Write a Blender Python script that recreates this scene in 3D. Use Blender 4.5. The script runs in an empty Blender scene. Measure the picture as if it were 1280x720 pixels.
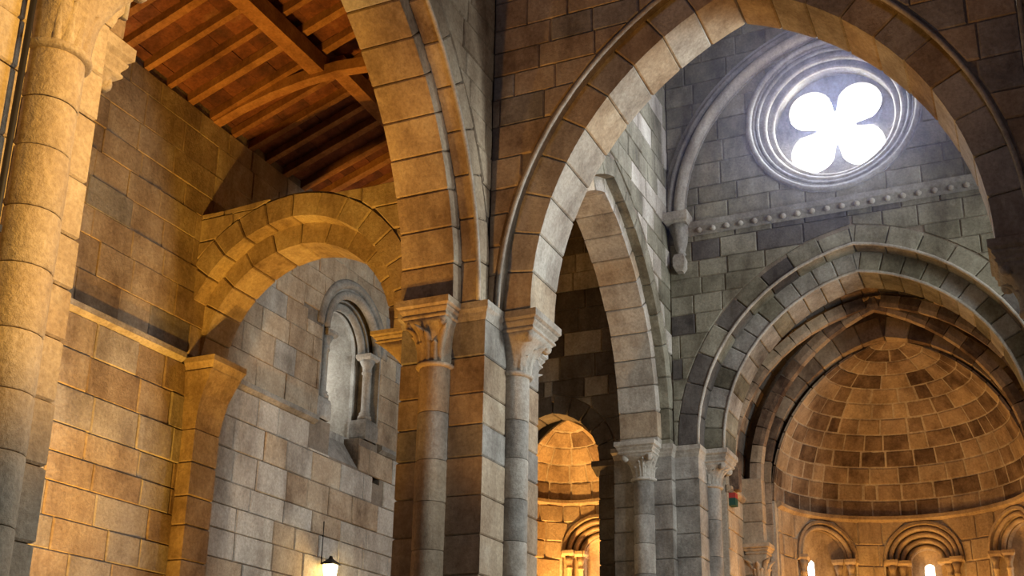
import bpy, bmesh, math, random
from mathutils import Vector, Matrix
R = math.radians
pi = math.pi
random.seed(7)
scene = bpy.context.scene
col = scene.collection
EYE = 1.6                                # eye height above the church floor; all shapes below are written from eye level
LIFT = Matrix.Translation((0, 0, EYE))

# ------------------------------------------------------------------ camera
# x = east (towards the apse), y = north, z = up.  Axes as seen by the camera, from the vanishing points of the photograph
FPX, PPX, PPY = 1454.0, 640.0, 480.0
e = Vector((695, 485, FPX)).normalized()
u_ = Vector((85, -4480, FPX)); u_ = (u_ - e * u_.dot(e)).normalized()
n_ = u_.cross(e)
right = Vector((e.x, n_.x, u_.x)); down = Vector((e.y, n_.y, u_.y)); fwd = Vector((e.z, n_.z, u_.z))
cam_d = bpy.data.cameras.new('camera')
cam_d.sensor_width = 36.0
cam_d.lens = 36.0 * FPX / 1280.0
cam_d.shift_y = (PPY - 360.0) / 1280.0
cam_d.clip_start = 0.05; cam_d.clip_end = 200
cam = bpy.data.objects.new('camera', cam_d); col.objects.link(cam)
up = -down; back = -fwd
cam.matrix_world = LIFT @ Matrix(((right.x, up.x, back.x, 0), (right.y, up.y, back.y, 0), (right.z, up.z, back.z, 0), (0, 0, 0, 1)))
scene.camera = cam

# ------------------------------------------------------------------ world, lights, exposure
w = bpy.data.worlds.new('world'); scene.world = w; w.use_nodes = True
bg = w.node_tree.nodes['Background']
bg.inputs[0].default_value = (0.55, 0.68, 1.0, 1); bg.inputs[1].default_value = 0.02
scene.view_settings.view_transform = 'Standard'
scene.view_settings.look = 'None'
scene.view_settings.gamma = 1
scene.view_settings.use_curve_mapping = False
scene.view_settings.exposure = 0.0
scene.cycles.use_denoising = True
scene.cycles.max_bounces = 5
scene.cycles.diffuse_bounces = 3
scene.cycles.sample_clamp_indirect = 6

def lamp(kind, name, loc, target, power, color, **kw):
    d = bpy.data.lights.new(name, kind)
    d.energy = power; d.color = color
    for k, v in kw.items(): setattr(d, k, v)
    o = bpy.data.objects.new(name, d); col.objects.link(o)
    dirv = (Vector(target) - Vector(loc)).normalized()
    o.matrix_world = LIFT @ Matrix.Translation(loc) @ dirv.to_track_quat('-Z', 'Y').to_matrix().to_4x4()
    return o
AMBER = (1.0, 0.56, 0.17); WARM = (1.0, 0.62, 0.26); DAY = (0.82, 0.92, 1.0); BLUE = (0.50, 0.58, 1.0)
LIGHTS = [
    # amber floodlights standing in the aisle and the nave
    ('SPOT', 'aisle_flood', (8.6, 9.3, -1.3), (13.0, 10.0, 7.6), 2100, (1.0, 0.50, 0.07), dict(spot_size=R(60), spot_blend=0.7, shadow_soft_size=0.15)),
    ('SPOT', 'aisle_wall_flood', (8.0, 8.0, -1.3), (10.8, 11.0, 8.4), 3000, (1.0, 0.52, 0.07), dict(spot_size=R(58), spot_blend=0.9, shadow_soft_size=0.15)),
    ('SPOT', 'nave_flood', (8.0, 6.7, -1.3), (12.4, 3.8, 9.4), 1700, (1.0, 0.46, 0.07), dict(spot_size=R(50), spot_blend=0.8, shadow_soft_size=0.12)),
    ('SPOT', 'pier_flood', (5.4, -0.1, 4.6), (5.1, 6.2, 4.4), 2700, (1.0, 0.56, 0.13), dict(spot_size=R(52), spot_blend=0.7, shadow_soft_size=0.12)),
    # daylight from south windows of nave and transept and lantern, plus added west light
    ('AREA', 'south_transept_window_light', (15.3, -5.25, 6.2), (14.2, 6.0, 6.2), 640, DAY, dict(shape='RECTANGLE', size=2.2, size_y=4.0, spread=R(120))),
    ('AREA', 'south_aisle_window_light', (11.8, -5.25, 3.2), (11.8, 11.0, 1.5), 220, DAY, dict(shape='RECTANGLE', size=1.6, size_y=2.6, spread=R(100))),
    ('AREA', 'west_blue_wash', (-7.6, 2.8, 10.6), (19.8, 2.6, 10.6), 45, BLUE, dict(shape='DISK', size=2.6, spread=R(80))),  # made-up cool light for the bluish glare on the upper walls
    ('AREA', 'lantern_window_light', (16.8, 0.4, 13.2), (17.2, 5.9, 10.0), 110, (0.66, 0.70, 1.0), dict(shape='DISK', size=1.8, spread=R(140))),  # unseen lantern daylight, tinted blue for the glow around the rose window
    # warm lamps of the sanctuary and of the north chapel
    ('POINT', 'sanctuary_lamp', (21.5, 3.3, 0.4), (25, 2.4, 3), 260, (1.0, 0.50, 0.12), dict(shadow_soft_size=0.25)),
    ('POINT', 'apse_lamp_north', (23.8, 3.3, 1.7), (25, 2.4, 3), 200, (1.0, 0.54, 0.14), dict(shadow_soft_size=0.15)),
    ('POINT', 'apse_lamp_south', (23.9, 1.5, 1.5), (25, 2.4, 3), 120, (1.0, 0.54, 0.14), dict(shadow_soft_size=0.15)),
    ('SPOT', 'chapel_lamp', (20.5, 8.5, 0.9), (21.5, 8.25, 4.8), 2600, (1.0, 0.52, 0.14), dict(spot_size=R(70), spot_blend=0.5, shadow_soft_size=0.15)),
]
for L in LIGHTS: lamp(*L[:6], **L[6])

# ------------------------------------------------------------------ materials
def mat(name, stops, scale=2.6, rough=0.92, bump=0.6, stain=1.0, fine=22.0, rnd=True, spread=0.34, dirt=0.75):
    """stone / wood: colour picked per piece, mottled by noise"""
    m = bpy.data.materials.new(name); m.use_nodes = True
    nt = m.node_tree; N = nt.nodes; Lk = nt.links
    b = N['Principled BSDF']; b.inputs['Roughness'].default_value = rough
    b.inputs['Specular IOR Level'].default_value = 0.2
    geo = N.new('ShaderNodeNewGeometry')
    oi = N.new('ShaderNodeObjectInfo')
    n1 = N.new('ShaderNodeTexNoise'); n1.inputs['Scale'].default_value = scale; n1.inputs['Detail'].default_value = 6; n1.inputs['Roughness'].default_value = 0.65
    n2 = N.new('ShaderNodeTexNoise'); n2.inputs['Scale'].default_value = fine; n2.inputs['Detail'].default_value = 5; n2.inputs['Roughness'].default_value = 0.7
    Lk.new(geo.outputs['Position'], n1.inputs['Vector']); Lk.new(geo.outputs['Position'], n2.inputs['Vector'])
    add = N.new('ShaderNodeMath'); add.operation = 'MULTIPLY_ADD'
    Lk.new(n1.outputs['Fac'], add.inputs[0]); add.inputs[1].default_value = stain
    if rnd:
        sc = N.new('ShaderNodeMath'); sc.operation = 'MULTIPLY_ADD'
        Lk.new(oi.outputs['Random'], sc.inputs[0]); sc.inputs[1].default_value = spread; sc.inputs[2].default_value = 0.5 - spread * 0.5 - stain * 0.5
        Lk.new(sc.outputs[0], add.inputs[2])
    else: add.inputs[2].default_value = 0.5 - stain * 0.5
    ramp = N.new('ShaderNodeValToRGB')
    els = ramp.color_ramp.elements
    while len(els) < len(stops): els.new(0.5)
    for el, (p, c) in zip(els, stops): el.position = p; el.color = (*c, 1)
    Lk.new(add.outputs[0], ramp.inputs[0])
    mix = N.new('ShaderNodeMix'); mix.data_type = 'RGBA'; mix.blend_type = 'MULTIPLY'
    mix.inputs['Factor'].default_value = 0.6
    r2 = N.new('ShaderNodeValToRGB'); r2.color_ramp.elements[0].position = 0.3; r2.color_ramp.elements[0].color = (0.45, 0.42, 0.4, 1)
    r2.color_ramp.elements[1].position = 0.62; r2.color_ramp.elements[1].color = (1, 1, 1, 1)
    Lk.new(n2.outputs['Fac'], r2.inputs[0])
    Lk.new(ramp.outputs[0], mix.inputs['A']); Lk.new(r2.outputs[0], mix.inputs['B'])
    n3 = N.new('ShaderNodeTexNoise'); n3.inputs['Scale'].default_value = 0.9; n3.inputs['Detail'].default_value = 7; n3.inputs['Roughness'].default_value = 0.7
    mp = N.new('ShaderNodeMapping'); mp.inputs['Scale'].default_value = (1.5, 1.5, 0.55); mp.inputs['Location'].default_value = (3.1, 7.7, 1.3)
    Lk.new(geo.outputs['Position'], mp.inputs[0]); Lk.new(mp.outputs[0], n3.inputs['Vector'])
    r3 = N.new('ShaderNodeValToRGB'); r3.color_ramp.elements[0].position = 0.34; r3.color_ramp.elements[0].color = (0.38, 0.33, 0.30, 1)
    r3.color_ramp.elements[1].position = 0.56; r3.color_ramp.elements[1].color = (1, 1, 1, 1); Lk.new(n3.outputs['Fac'], r3.inputs[0])
    mix3 = N.new('ShaderNodeMix'); mix3.data_type = 'RGBA'; mix3.blend_type = 'MULTIPLY'; mix3.inputs['Factor'].default_value = dirt
    Lk.new(mix.outputs['Result'], mix3.inputs['A']); Lk.new(r3.outputs[0], mix3.inputs['B'])
    Lk.new(mix3.outputs['Result'], b.inputs['Base Color'])
    if bump:
        bp = N.new('ShaderNodeBump'); bp.inputs['Strength'].default_value = bump; bp.inputs['Distance'].default_value = 0.02
        Lk.new(n2.outputs['Fac'], bp.inputs['Height']); Lk.new(bp.outputs[0], b.inputs['Normal'])
    return m
def plain(name, c, rough=0.6, metal=0.0):
    m = bpy.data.materials.new(name); m.use_nodes = True
    b = m.node_tree.nodes['Principled BSDF']
    b.inputs['Base Color'].default_value = (*c, 1); b.inputs['Roughness'].default_value = rough; b.inputs['Metallic'].default_value = metal
    return m
def glow(name, c, s):
    m = bpy.data.materials.new(name); m.use_nodes = True
    nt = m.node_tree; nt.nodes.remove(nt.nodes['Principled BSDF'])
    em = nt.nodes.new('ShaderNodeEmission'); em.inputs[0].default_value = (*c, 1); em.inputs[1].default_value = s
    nt.links.new(em.outputs[0], nt.nodes['Material Output'].inputs[0])
    return m
ST_WARM = mat('ochre_sandstone', [(0.12, (0.20, 0.13, 0.08)), (0.35, (0.40, 0.29, 0.18)), (0.6, (0.52, 0.40, 0.26)), (0.9, (0.62, 0.52, 0.37))])
ST_GREY = mat('grey_sandstone', [(0.1, (0.13, 0.11, 0.09)), (0.35, (0.29, 0.26, 0.21)), (0.6, (0.42, 0.38, 0.31)), (0.9, (0.55, 0.51, 0.43))])
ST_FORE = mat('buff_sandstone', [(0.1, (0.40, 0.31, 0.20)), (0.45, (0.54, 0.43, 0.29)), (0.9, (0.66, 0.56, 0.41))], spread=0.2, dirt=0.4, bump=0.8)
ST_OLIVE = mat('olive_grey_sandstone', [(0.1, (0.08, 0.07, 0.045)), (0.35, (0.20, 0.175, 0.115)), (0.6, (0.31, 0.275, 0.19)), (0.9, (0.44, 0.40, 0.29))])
ST_PALE = mat('pale_sandstone', [(0.1, (0.33, 0.28, 0.21)), (0.4, (0.48, 0.42, 0.33)), (0.85, (0.63, 0.57, 0.46))])
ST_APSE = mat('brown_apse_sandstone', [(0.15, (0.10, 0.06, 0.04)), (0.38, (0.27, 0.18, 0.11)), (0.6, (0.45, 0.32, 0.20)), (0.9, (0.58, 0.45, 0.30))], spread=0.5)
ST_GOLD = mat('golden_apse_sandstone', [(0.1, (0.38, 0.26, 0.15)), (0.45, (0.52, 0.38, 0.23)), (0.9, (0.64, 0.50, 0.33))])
ST_DARK = mat('dark_sandstone', [(0.1, (0.05, 0.04, 0.035)), (0.45, (0.13, 0.11, 0.09)), (0.9, (0.24, 0.21, 0.17))])  # darkest stone tone, for the transept east wall, chapel arch and vault webs
MO_DARK = mat('dark_mortar', [(0.2, (0.18, 0.14, 0.10)), (0.8, (0.34, 0.27, 0.19))], rnd=False)
MO_LITE = mat('pale_mortar', [(0.2, (0.50, 0.42, 0.30)), (0.8, (0.68, 0.58, 0.43))], rnd=False)
WOOD = mat('old_brown_timber', [(0.15, (0.20, 0.085, 0.035)), (0.5, (0.36, 0.165, 0.065)), (0.9, (0.47, 0.24, 0.10))], scale=3, bump=0.2)
TILE = mat('red_clay_tile', [(0.1, (0.055, 0.03, 0.025)), (0.4, (0.15, 0.055, 0.035)), (0.65, (0.24, 0.085, 0.045)), (0.92, (0.27, 0.15, 0.085))], scale=4, bump=0.2)
FLAG = mat('floor_flagstone', [(0.2, (0.22, 0.19, 0.15)), (0.8, (0.42, 0.37, 0.30))])
BLACK = plain('black_rubber', (0.015, 0.012, 0.01))
IRON = plain('black_iron', (0.03, 0.028, 0.025), 0.45, 0.8)
REDM = plain('red_lens', (0.35, 0.03, 0.02)); GREENM = plain('dark_green_case', (0.01, 0.06, 0.035))
SKYGLASS = glow('daylight_glass', (0.90, 0.95, 1.0), 14.0)
DIMGLASS = glow('dull_daylight_glass', (0.85, 0.92, 1.0), 0.5)
SLITGLASS = glow('daylight_slit_glass', (1.0, 0.95, 0.86), 7.0)
LAMPGLASS = glow('lit_lamp_glass', (1.0, 0.78, 0.36), 18.0)

# ------------------------------------------------------------------ object helpers
WM = {}                                   # world matrix (from eye level) of every object
def link(o, M, parent=None):
    WM[o.name] = M
    col.objects.link(o)
    if parent is None: o.matrix_world = LIFT @ M
    else:
        o.parent = parent
        o.matrix_parent_inverse = WM[parent.name].inverted()
        o.matrix_basis = M
    return o
def mesh(name, verts, faces, m, smooth=False):
    me = bpy.data.meshes.new(name); me.from_pydata([tuple(v) for v in verts], [], faces)
    me.materials.append(m)
    if smooth: me.polygons.foreach_set('use_smooth', [True] * len(me.polygons))
    me.update(); return me
def obj(name, me, M=None, parent=None):
    return link(bpy.data.objects.new(name, me), M or Matrix.Identity(4), parent)
def thing(name, label, cat, loc, group=None):
    o = bpy.data.objects.new(name, None); o.empty_display_size = 0.3
    o['label'] = label; o['category'] = cat
    if group: o['group'] = group
    return link(o, Matrix.Translation(loc))
def tag(o, label, cat, group=None):
    o['label'] = label; o['category'] = cat
    if group: o['group'] = group
    return o
def struct(name, me, M=None):
    o = obj(name, me, M); o['kind'] = 'structure'; return o
class Geo:
    """collects geometry for one mesh"""
    def __init__(s): s.v = []; s.f = []
    def add(s, vs, fs):
        k = len(s.v); s.v += [tuple(p) for p in vs]; s.f += [tuple(i + k for i in q) for q in fs]
    def me(s, name, m, smooth=False): return mesh(name, s.v, s.f, m, smooth)
class Flat:
    """a flat wall: u along the wall, v up, w out of the wall towards the room"""
    def __init__(s, face, c):
        s.M = {'W': Matrix(((0, 0, -1, c), (-1, 0, 0, 0), (0, 1, 0, 0), (0, 0, 0, 1))),
               'S': Matrix(((1, 0, 0, 0), (0, 0, -1, c), (0, 1, 0, 0), (0, 0, 0, 1))),
               'N': Matrix(((-1, 0, 0, 0), (0, 0, 1, c), (0, 1, 0, 0), (0, 0, 0, 1))),
               'E': Matrix(((0, 0, 1, c), (1, 0, 0, 0), (0, 1, 0, 0), (0, 0, 0, 1)))}[face]
    def pt(s, u, v, w): return s.M @ Vector((u, v, w))
class Bent:
    """a curved wall given by its own mapping"""
    M = None
    def __init__(s, f): s.pt = f

CACHE = {}
def block_geo(poly, proud, depth, bev, rng):
    n = len(poly); cx = sum(p[0] for p in poly) / n; cy = sum(p[1] for p in poly) / n
    vs = [(x, y, -depth) for x, y in poly] + [(x, y, proud - bev) for x, y in poly]
    for x, y in poly:
        d = math.hypot(cx - x, cy - y) or 1; k = min(bev * 1.35, d * 0.5) / d
        vs.append((x + (cx - x) * k, y + (cy - y) * k, proud + rng.uniform(-0.006, 0.006)))
    fs = []
    for i in range(n):
        j = (i + 1) % n
        fs += [(i, j, n + j, n + i), (n + i, n + j, 2 * n + j, 2 * n + i)]
    fs.append(tuple(range(2 * n, 3 * n)))
    return vs, fs
def put_block(parent, fr, poly, m, rng, proud=0.012, depth=0.06, bev=0.016, name='stone'):
    """one stone as an object of its own"""
    if fr.M is not None:
        us = [p[0] for p in poly]; vs_ = [p[1] for p in poly]
        cu = sum(us) / len(us); cv = sum(vs_) / len(vs_)
        loc = [(round(x - cu, 3), round(y - cv, 3)) for x, y in poly]
        rect = len(poly) == 4 and len({p[0] for p in loc}) == 2
        var = rng.randrange(3)
        key = (m.name, tuple(loc), var, bev, depth) if rect else None
        me = CACHE.get(key) if key else None
        if me is None:
            v, f = block_geo(loc, 0.0, depth, bev, rng)
            me = mesh(name, v, f, m)
            if key: CACHE[key] = me
        M = fr.M @ Matrix.Translation((cu, cv, proud + rng.uniform(-0.008, 0.008))) @ Matrix.Rotation(rng.uniform(-.006, .006), 4, 'Y')
        return obj(name, me, M, parent)
    # curved wall: cut the stone along u so that it follows the curve
    u0 = min(p[0] for p in poly); u1 = max(p[0] for p in poly)
    ns = 2
    v, f = block_geo(poly, proud + rng.uniform(-0.008, 0.008), depth, bev, rng)
    P = [fr.pt(*q) for q in v]
    c = sum(P, Vector()) / len(P)
    return obj(name, mesh(name, [p - c for p in P], f, m), Matrix.Translation(c), parent)

class Arch:
    """pointed (or round) arch outline in (u, v): centre c, half span a, springing zs, rise r"""
    def __init__(s, c, a, zs, r):
        s.c, s.a, s.zs, s.r = c, a, zs, r
        s.R = (a * a + r * r) / (2 * a); s.off = s.R - a
    def top(s, u, d=0.0):
        x = abs(u - s.c) + s.off; q = (s.R + d) ** 2 - x * x
        return s.zs + math.sqrt(max(q, 0))
    def apex(s, d=0.0): return s.top(s.c, d)
    def inside(s, u, v, d):
        if abs(u - s.c) >= s.a + d: return False
        return v < s.zs or math.hypot(abs(u - s.c) + s.off, v - s.zs) < s.R + d
    def path(s, d, z0, n=14):
        """points and outward directions from the left foot over the apex to the right foot"""
        out = []
        fm = math.acos(max(-1, min(1, s.off / (s.R + d))))
        right_ = []
        if z0 < s.zs - 1e-4: right_.append(((s.c + s.a + d, z0), (1, 0)))
        for i in range(n + 1):
            t = fm * i / n
            right_.append(((s.c - s.off + (s.R + d) * math.cos(t), s.zs + (s.R + d) * math.sin(t)), (math.cos(t), math.sin(t))))
        apex = right_.pop()
        left_ = [((2 * s.c - p[0], p[1]), (-q[0], q[1])) for p, q in right_]
        k = 1 / max(0.35, math.sin(fm))
        return left_ + [(apex[0], (0, k))] + right_[::-1]
class ArchHole:
    def __init__(s, arch, d, bottom=-99.0): s.A, s.d, s.b = arch, d, bottom
    def urange(s): return s.A.c - s.A.a - s.d, s.A.c + s.A.a + s.d
    def span(s, u): return s.b, (s.A.top(u, s.d) if abs(u - s.A.c) < s.A.a + s.d - 1e-6 else s.A.zs)
    def inside(s, u, v): return v > s.b and s.A.inside(u, v, s.d)
    def line(s, u, v):
        A = s.A
        if v < s.b + 0.05: return (u, s.b), (0, -1)
        if v <= A.zs: sg = 1 if u >= A.c else -1; return (A.c + sg * (A.a + s.d), v), (sg, 0)
        sg = 1 if u >= A.c else -1
        cx = A.c - sg * A.off; d = Vector((u - cx, v - A.zs))
        if d.x * sg < 0.02: d.x = 0.02 * sg
        d.normalize(); return (cx + d.x * (A.R + s.d), A.zs + d.y * (A.R + s.d)), (d.x, d.y)
    def split(s): return s.A.c
class RectHole:
    def __init__(s, u0, u1, v0, v1): s.q = (u0, u1, v0, v1)
    def urange(s): return s.q[0], s.q[1]
    def span(s, u): return s.q[2], s.q[3]
    def inside(s, u, v): return s.q[0] < u < s.q[1] and s.q[2] < v < s.q[3]
    def line(s, u, v):
        u0, u1, v0, v1 = s.q; D = [((u0, v), (-1, 0), abs(u - u0)), ((u1, v), (1, 0), abs(u - u1)), ((u, v0), (0, -1), abs(v - v0)), ((u, v1), (0, 1), abs(v - v1))]
        D.sort(key=lambda t: t[2]); return D[0][0], D[0][1]
    def split(s): return None
class RoundHole:
    def __init__(s, cu, cv, r): s.cu, s.cv, s.r = cu, cv, r
    def urange(s): return s.cu - s.r, s.cu + s.r
    def span(s, u): q = math.sqrt(max(0, s.r ** 2 - (u - s.cu) ** 2)); return s.cv - q, s.cv + q
    def inside(s, u, v): return math.hypot(u - s.cu, v - s.cv) < s.r
    def line(s, u, v):
        d = Vector((u - s.cu, v - s.cv)).normalized(); return (s.cu + d.x * s.r, s.cv + d.y * s.r), (d.x, d.y)
    def split(s): return None
def clip(poly, p, nrm):
    out = []
    f = lambda q: (q[0] - p[0]) * nrm[0] + (q[1] - p[1]) * nrm[1]
    for i in range(len(poly)):
        a, b = poly[i], poly[(i + 1) % len(poly)]; fa, fb = f(a), f(b)
        if fa >= 0: out.append(a)
        if (fa >= 0) != (fb >= 0):
            t = fa / (fa - fb); out.append((a[0] + (b[0] - a[0]) * t, a[1] + (b[1] - a[1]) * t))
    return out
def area(p): return abs(sum(p[i][0] * p[(i + 1) % len(p)][1] - p[(i + 1) % len(p)][0] * p[i][1] for i in range(len(p)))) / 2

def slab(fr, u0, u1, v0, v1, holes, w0, w1, du=0.12, topfn=None):
    """wall mass with real thickness and openings; returns Geo"""
    g = Geo(); us = {u0, u1}
    n = max(1, int((u1 - u0) / 1.2))
    if fr.M is None: n = max(1, int((u1 - u0) / 0.15))
    for i in range(n + 1): us.add(u0 + (u1 - u0) * i / n)
    for h in holes:
        a, b = h.urange(); k = max(2, int((b - a) / du))
        for i in range(k + 1): us.add(min(u1, max(u0, a + (b - a) * i / k)))
    us = sorted(us)
    for a, b in zip(us, us[1:]):
        if b - a < 1e-5: continue
        m_ = (a + b) / 2
        vt = (lambda u: topfn(u) if topfn else v1)
        segs = [((v0, v0), (vt(a), vt(b)))]
        for h in holes:
            ha, hb = h.urange()
            if not (ha < m_ < hb): continue
            la, ta = h.span(min(max(a, ha + 1e-4), hb - 1e-4)); lb, tb = h.span(min(max(b, ha + 1e-4), hb - 1e-4))
            new = []
            for (p, q) in segs:
                lo = (min(la, q[0]), min(lb, q[1])); hi = (max(ta, p[0]), max(tb, p[1]))
                if max(lo[0] - p[0], lo[1] - p[1]) > 0.005: new.append((p, (max(lo[0], p[0]), max(lo[1], p[1]))))
                if max(q[0] - hi[0], q[1] - hi[1]) > 0.005: new.append(((min(hi[0], q[0]), min(hi[1], q[1])), q))
            segs = new
        for (p, q) in segs:
            P = [fr.pt(a, p[0], w0), fr.pt(b, p[1], w0), fr.pt(b, q[1], w0), fr.pt(a, q[0], w0), fr.pt(a, p[0], w1), fr.pt(b, p[1], w1), fr.pt(b, q[1], w1), fr.pt(a, q[0], w1)]
            g.add(P, [(0, 1, 2, 3), (7, 6, 5, 4), (0, 4, 5, 1), (2, 6, 7, 3), (1, 5, 6, 2), (0, 3, 7, 4)])
    return g
def masonry(parent, fr, u0, u1, v0, v1, holes, m, seed, course=0.40, wmin=0.45, wmax=0.85, joint=0.014, vis=None, proud=0.012, bev=0.016, depth=0.06, m2=None, p2=0.0, topfn=None, limit=300):
    """coursed ashlar: every stone is an object"""
    rng = random.Random(seed); v = v0; cnt = 0
    spl = [h.split() for h in holes if h.split() is not None]
    while v < v1 - 0.08:
        h_ = round(course * rng.choice((0.86, 0.95, 1.0, 1.08, 1.16)), 3)
        if v + h_ > v1 - 0.12: h_ = v1 - v
        u = u0 - rng.uniform(0, wmin)
        while u < u1:
            w_ = round(rng.uniform(wmin, wmax) / 0.05) * 0.05
            a, b = max(u, u0), min(u + w_, u1)
            if u1 - b < 0.2: b = u1
            u = b if b > u else u + w_
            parts = [(a, b)]
            for c in spl:
                if a + 0.02 < c < b - 0.02 and any(hh.inside(x_, y_) for hh in holes for x_ in (a, b, (a + b) / 2) for y_ in (v, v + h_)):
                    parts = [(a, c), (c, b)]
            for (pa, pb) in parts:
                if pb - pa < 0.1: continue
                j = joint / 2
                poly = [(pa + j, v + j), (pb - j, v + j), (pb - j, v + h_ - j), (pa + j, v + h_ - j)]
                cu, cv = (pa + pb) / 2, v + h_ / 2
                if vis and not vis(cu, cv): continue
                if topfn:
                    t0, t1 = topfn(pa), topfn(pb)
                    if min(t0, t1) < v + h_:
                        d = Vector((-(t1 - t0), pb - pa)).normalized(); poly = clip(poly, (pa, t0 - 0.01), (-d.x, -d.y))
                        if len(poly) < 3 or area(poly) < 0.02: continue
                dead = False
                for hh in holes:
                    pts = poly + [((poly[i][0] + poly[i - 1][0]) / 2, (poly[i][1] + poly[i - 1][1]) / 2) for i in range(len(poly))] + [(cu, cv)]
                    ins = [hh.inside(*p) for p in pts]
                    if all(ins): dead = True; break
                    if any(ins):
                        p, nrm = hh.line(cu, cv)
                        poly = clip(poly, (p[0] + nrm[0] * j, p[1] + nrm[1] * j), nrm)
                        if len(poly) < 3 or area(poly) < 0.018: dead = True; break
                if dead or cnt >= limit: continue
                put_block(parent, fr, poly, (m2 if m2 and rng.random() < p2 else m), rng, proud, depth, bev); cnt += 1
        v += h_
    return cnt
def voussoirs(parent, fr, A, d0, d1, w0, w1, length, m, seed, z0=None, joint=0.010, m2=None, p2=0.0, name='voussoir', jit=0.012, both=True):
    """ring of wedge stones from radius R+d0 to R+d1 and from depth w0 (front) to w1 (back)"""
    rng = random.Random(seed)
    fm = math.acos(max(-1, min(1, A.off / (A.R + d0))))
    n = max(3, round((A.R + d0) * fm / length)); dt = fm / n
    ri, ro = A.R + d0, A.R + d1
    def ring_mesh(mm, key):
        if key in CACHE: return CACHE[key]
        g = Geo(); h = dt / 2 - joint / 2 / ri; b = 0.018; secs = []
        for t, q in ((-h, b), (-h + b / ri, 0), (0, 0), (h - b / ri, 0), (h, b)):
            secs.append([(r_ * math.cos(t), r_ * math.sin(t), w_) for r_, w_ in ((ri + q, w0 - q), (ro, w0 - q), (ro, w1), (ri + q, w1))])
        vs = [p for s_ in secs for p in s_]; fs = []
        for i in range(len(secs) - 1):
            for k in range(4):
                k2 = (k + 1) % 4; fs.append((4 * i + k, 4 * i + k2, 4 * i + 4 + k2, 4 * i + 4 + k))
        fs += [(3, 2, 1, 0), tuple(4 * (len(secs) - 1) + k for k in range(4))]
        g.add(vs, fs); CACHE[key] = g.me(name, mm); return CACHE[key]
    for sg in ((1, -1) if both else (1,)):
        for i in range(n):
            t = dt * (i + 0.5); mm = m2 if m2 and rng.random() < p2 else m
            key = (name, mm.name, round(ri, 3), round(ro, 3), w0, w1, n)
            M = fr.M @ Matrix.Translation((A.c - sg * A.off, A.zs, rng.uniform(-jit, jit))) @ Matrix.Rotation(t if sg > 0 else pi - t, 4, 'Z')
            obj(name, ring_mesh(mm, key), M, parent)
        if z0 is not None and z0 < A.zs - 0.06:                       # stilted foot
            k = max(1, round((A.zs - z0) / length)); hh = (A.zs - z0) / k
            for i in range(k):
                lo, hi = A.c + sg * (A.a + d0), A.c + sg * (A.a + d1)
                a, b = min(lo, hi), max(lo, hi)
                v, f = boxgeo(a, b, z0 + i * hh + joint / 2, z0 + (i + 1) * hh - joint / 2, w1, w0)
                obj(name, mesh(name, v, f, m), fr.M, parent)
    z1 = ro * math.sin(fm); g1 = ro * math.cos(fm) - A.off
    if g1 > 0.03:
        zb, zt = ri * math.sin(fm), math.sqrt(ro * ro - A.off ** 2)
        P = [(A.c, A.zs + zb), (A.c + g1, A.zs + z1), (A.c, A.zs + zt), (A.c - g1, A.zs + z1)]
        vs = [(x, y, w0 - 0.004) for x, y in P] + [(x, y, w1) for x, y in P]
        obj('keystone', mesh('keystone', vs, [(0, 1, 2, 3), (7, 6, 5, 4)] + [(i, i + 4, (i + 1) % 4 + 4, (i + 1) % 4) for i in range(4)], m), fr.M, parent)
def boxgeo(x0, x1, y0, y1, z0, z1, b=0.0):
    v = [(x0, y0, z0), (x1, y0, z0), (x1, y1, z0), (x0, y1, z0), (x0, y0, z1), (x1, y0, z1), (x1, y1, z1), (x0, y1, z1)]
    return v, [(3, 2, 1, 0), (4, 5, 6, 7), (0, 1, 5, 4), (1, 2, 6, 5), (2, 3, 7, 6), (3, 0, 4, 7)]
def arch_sweep(name, fr, A, d, prof, m, parent=None, z0=None, n=14, smooth=True, closed=True):
    """a moulding that follows the arch; prof = [(radial, out)]"""
    pa = A.path(d, z0 if z0 is not None else A.zs, n); k = len(prof); vs = []; fs = []
    for (p, q) in pa:
        for (r_, o_) in prof: vs.append(fr.pt(p[0] + q[0] * r_, p[1] + q[1] * r_, o_))
    for i in range(len(pa) - 1):
        for j in range(k if closed else k - 1):
            j2 = (j + 1) % k; fs.append((i * k + j, (i + 1) * k + j, (i + 1) * k + j2, i * k + j2))
    if closed: fs += [tuple(range(k)), tuple(range((len(pa) - 1) * k, len(pa) * k))[::-1]]
    return obj(name, mesh(name, vs, fs, m, smooth), None, parent)
def roll(r, cx=0.0, cy=0.0, n=10, a0=-100, a1=280):
    return [(cx + r * math.sin(R(a0 + (a1 - a0) * i / n)), cy + r * math.cos(R(a0 + (a1 - a0) * i / n))) for i in range(n)]
def line_sweep(name, fr, u0, u1, prof, m, parent=None, n=1):
    """a straight moulding along u; prof = [(v, w)]"""
    k = len(prof); vs = []; fs = []
    for i in range(n + 1):
        u = u0 + (u1 - u0) * i / n
        vs += [fr.pt(u, v, w_) for v, w_ in prof]
    for i in range(n):
        for j in range(k): j2 = (j + 1) % k; fs.append((i * k + j, i * k + j2, (i + 1) * k + j2, (i + 1) * k + j))
    fs += [tuple(range(k))[::-1], tuple(range(n * k, n * k + k))]
    return obj(name, mesh(name, vs, fs, m), None, parent)
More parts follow.
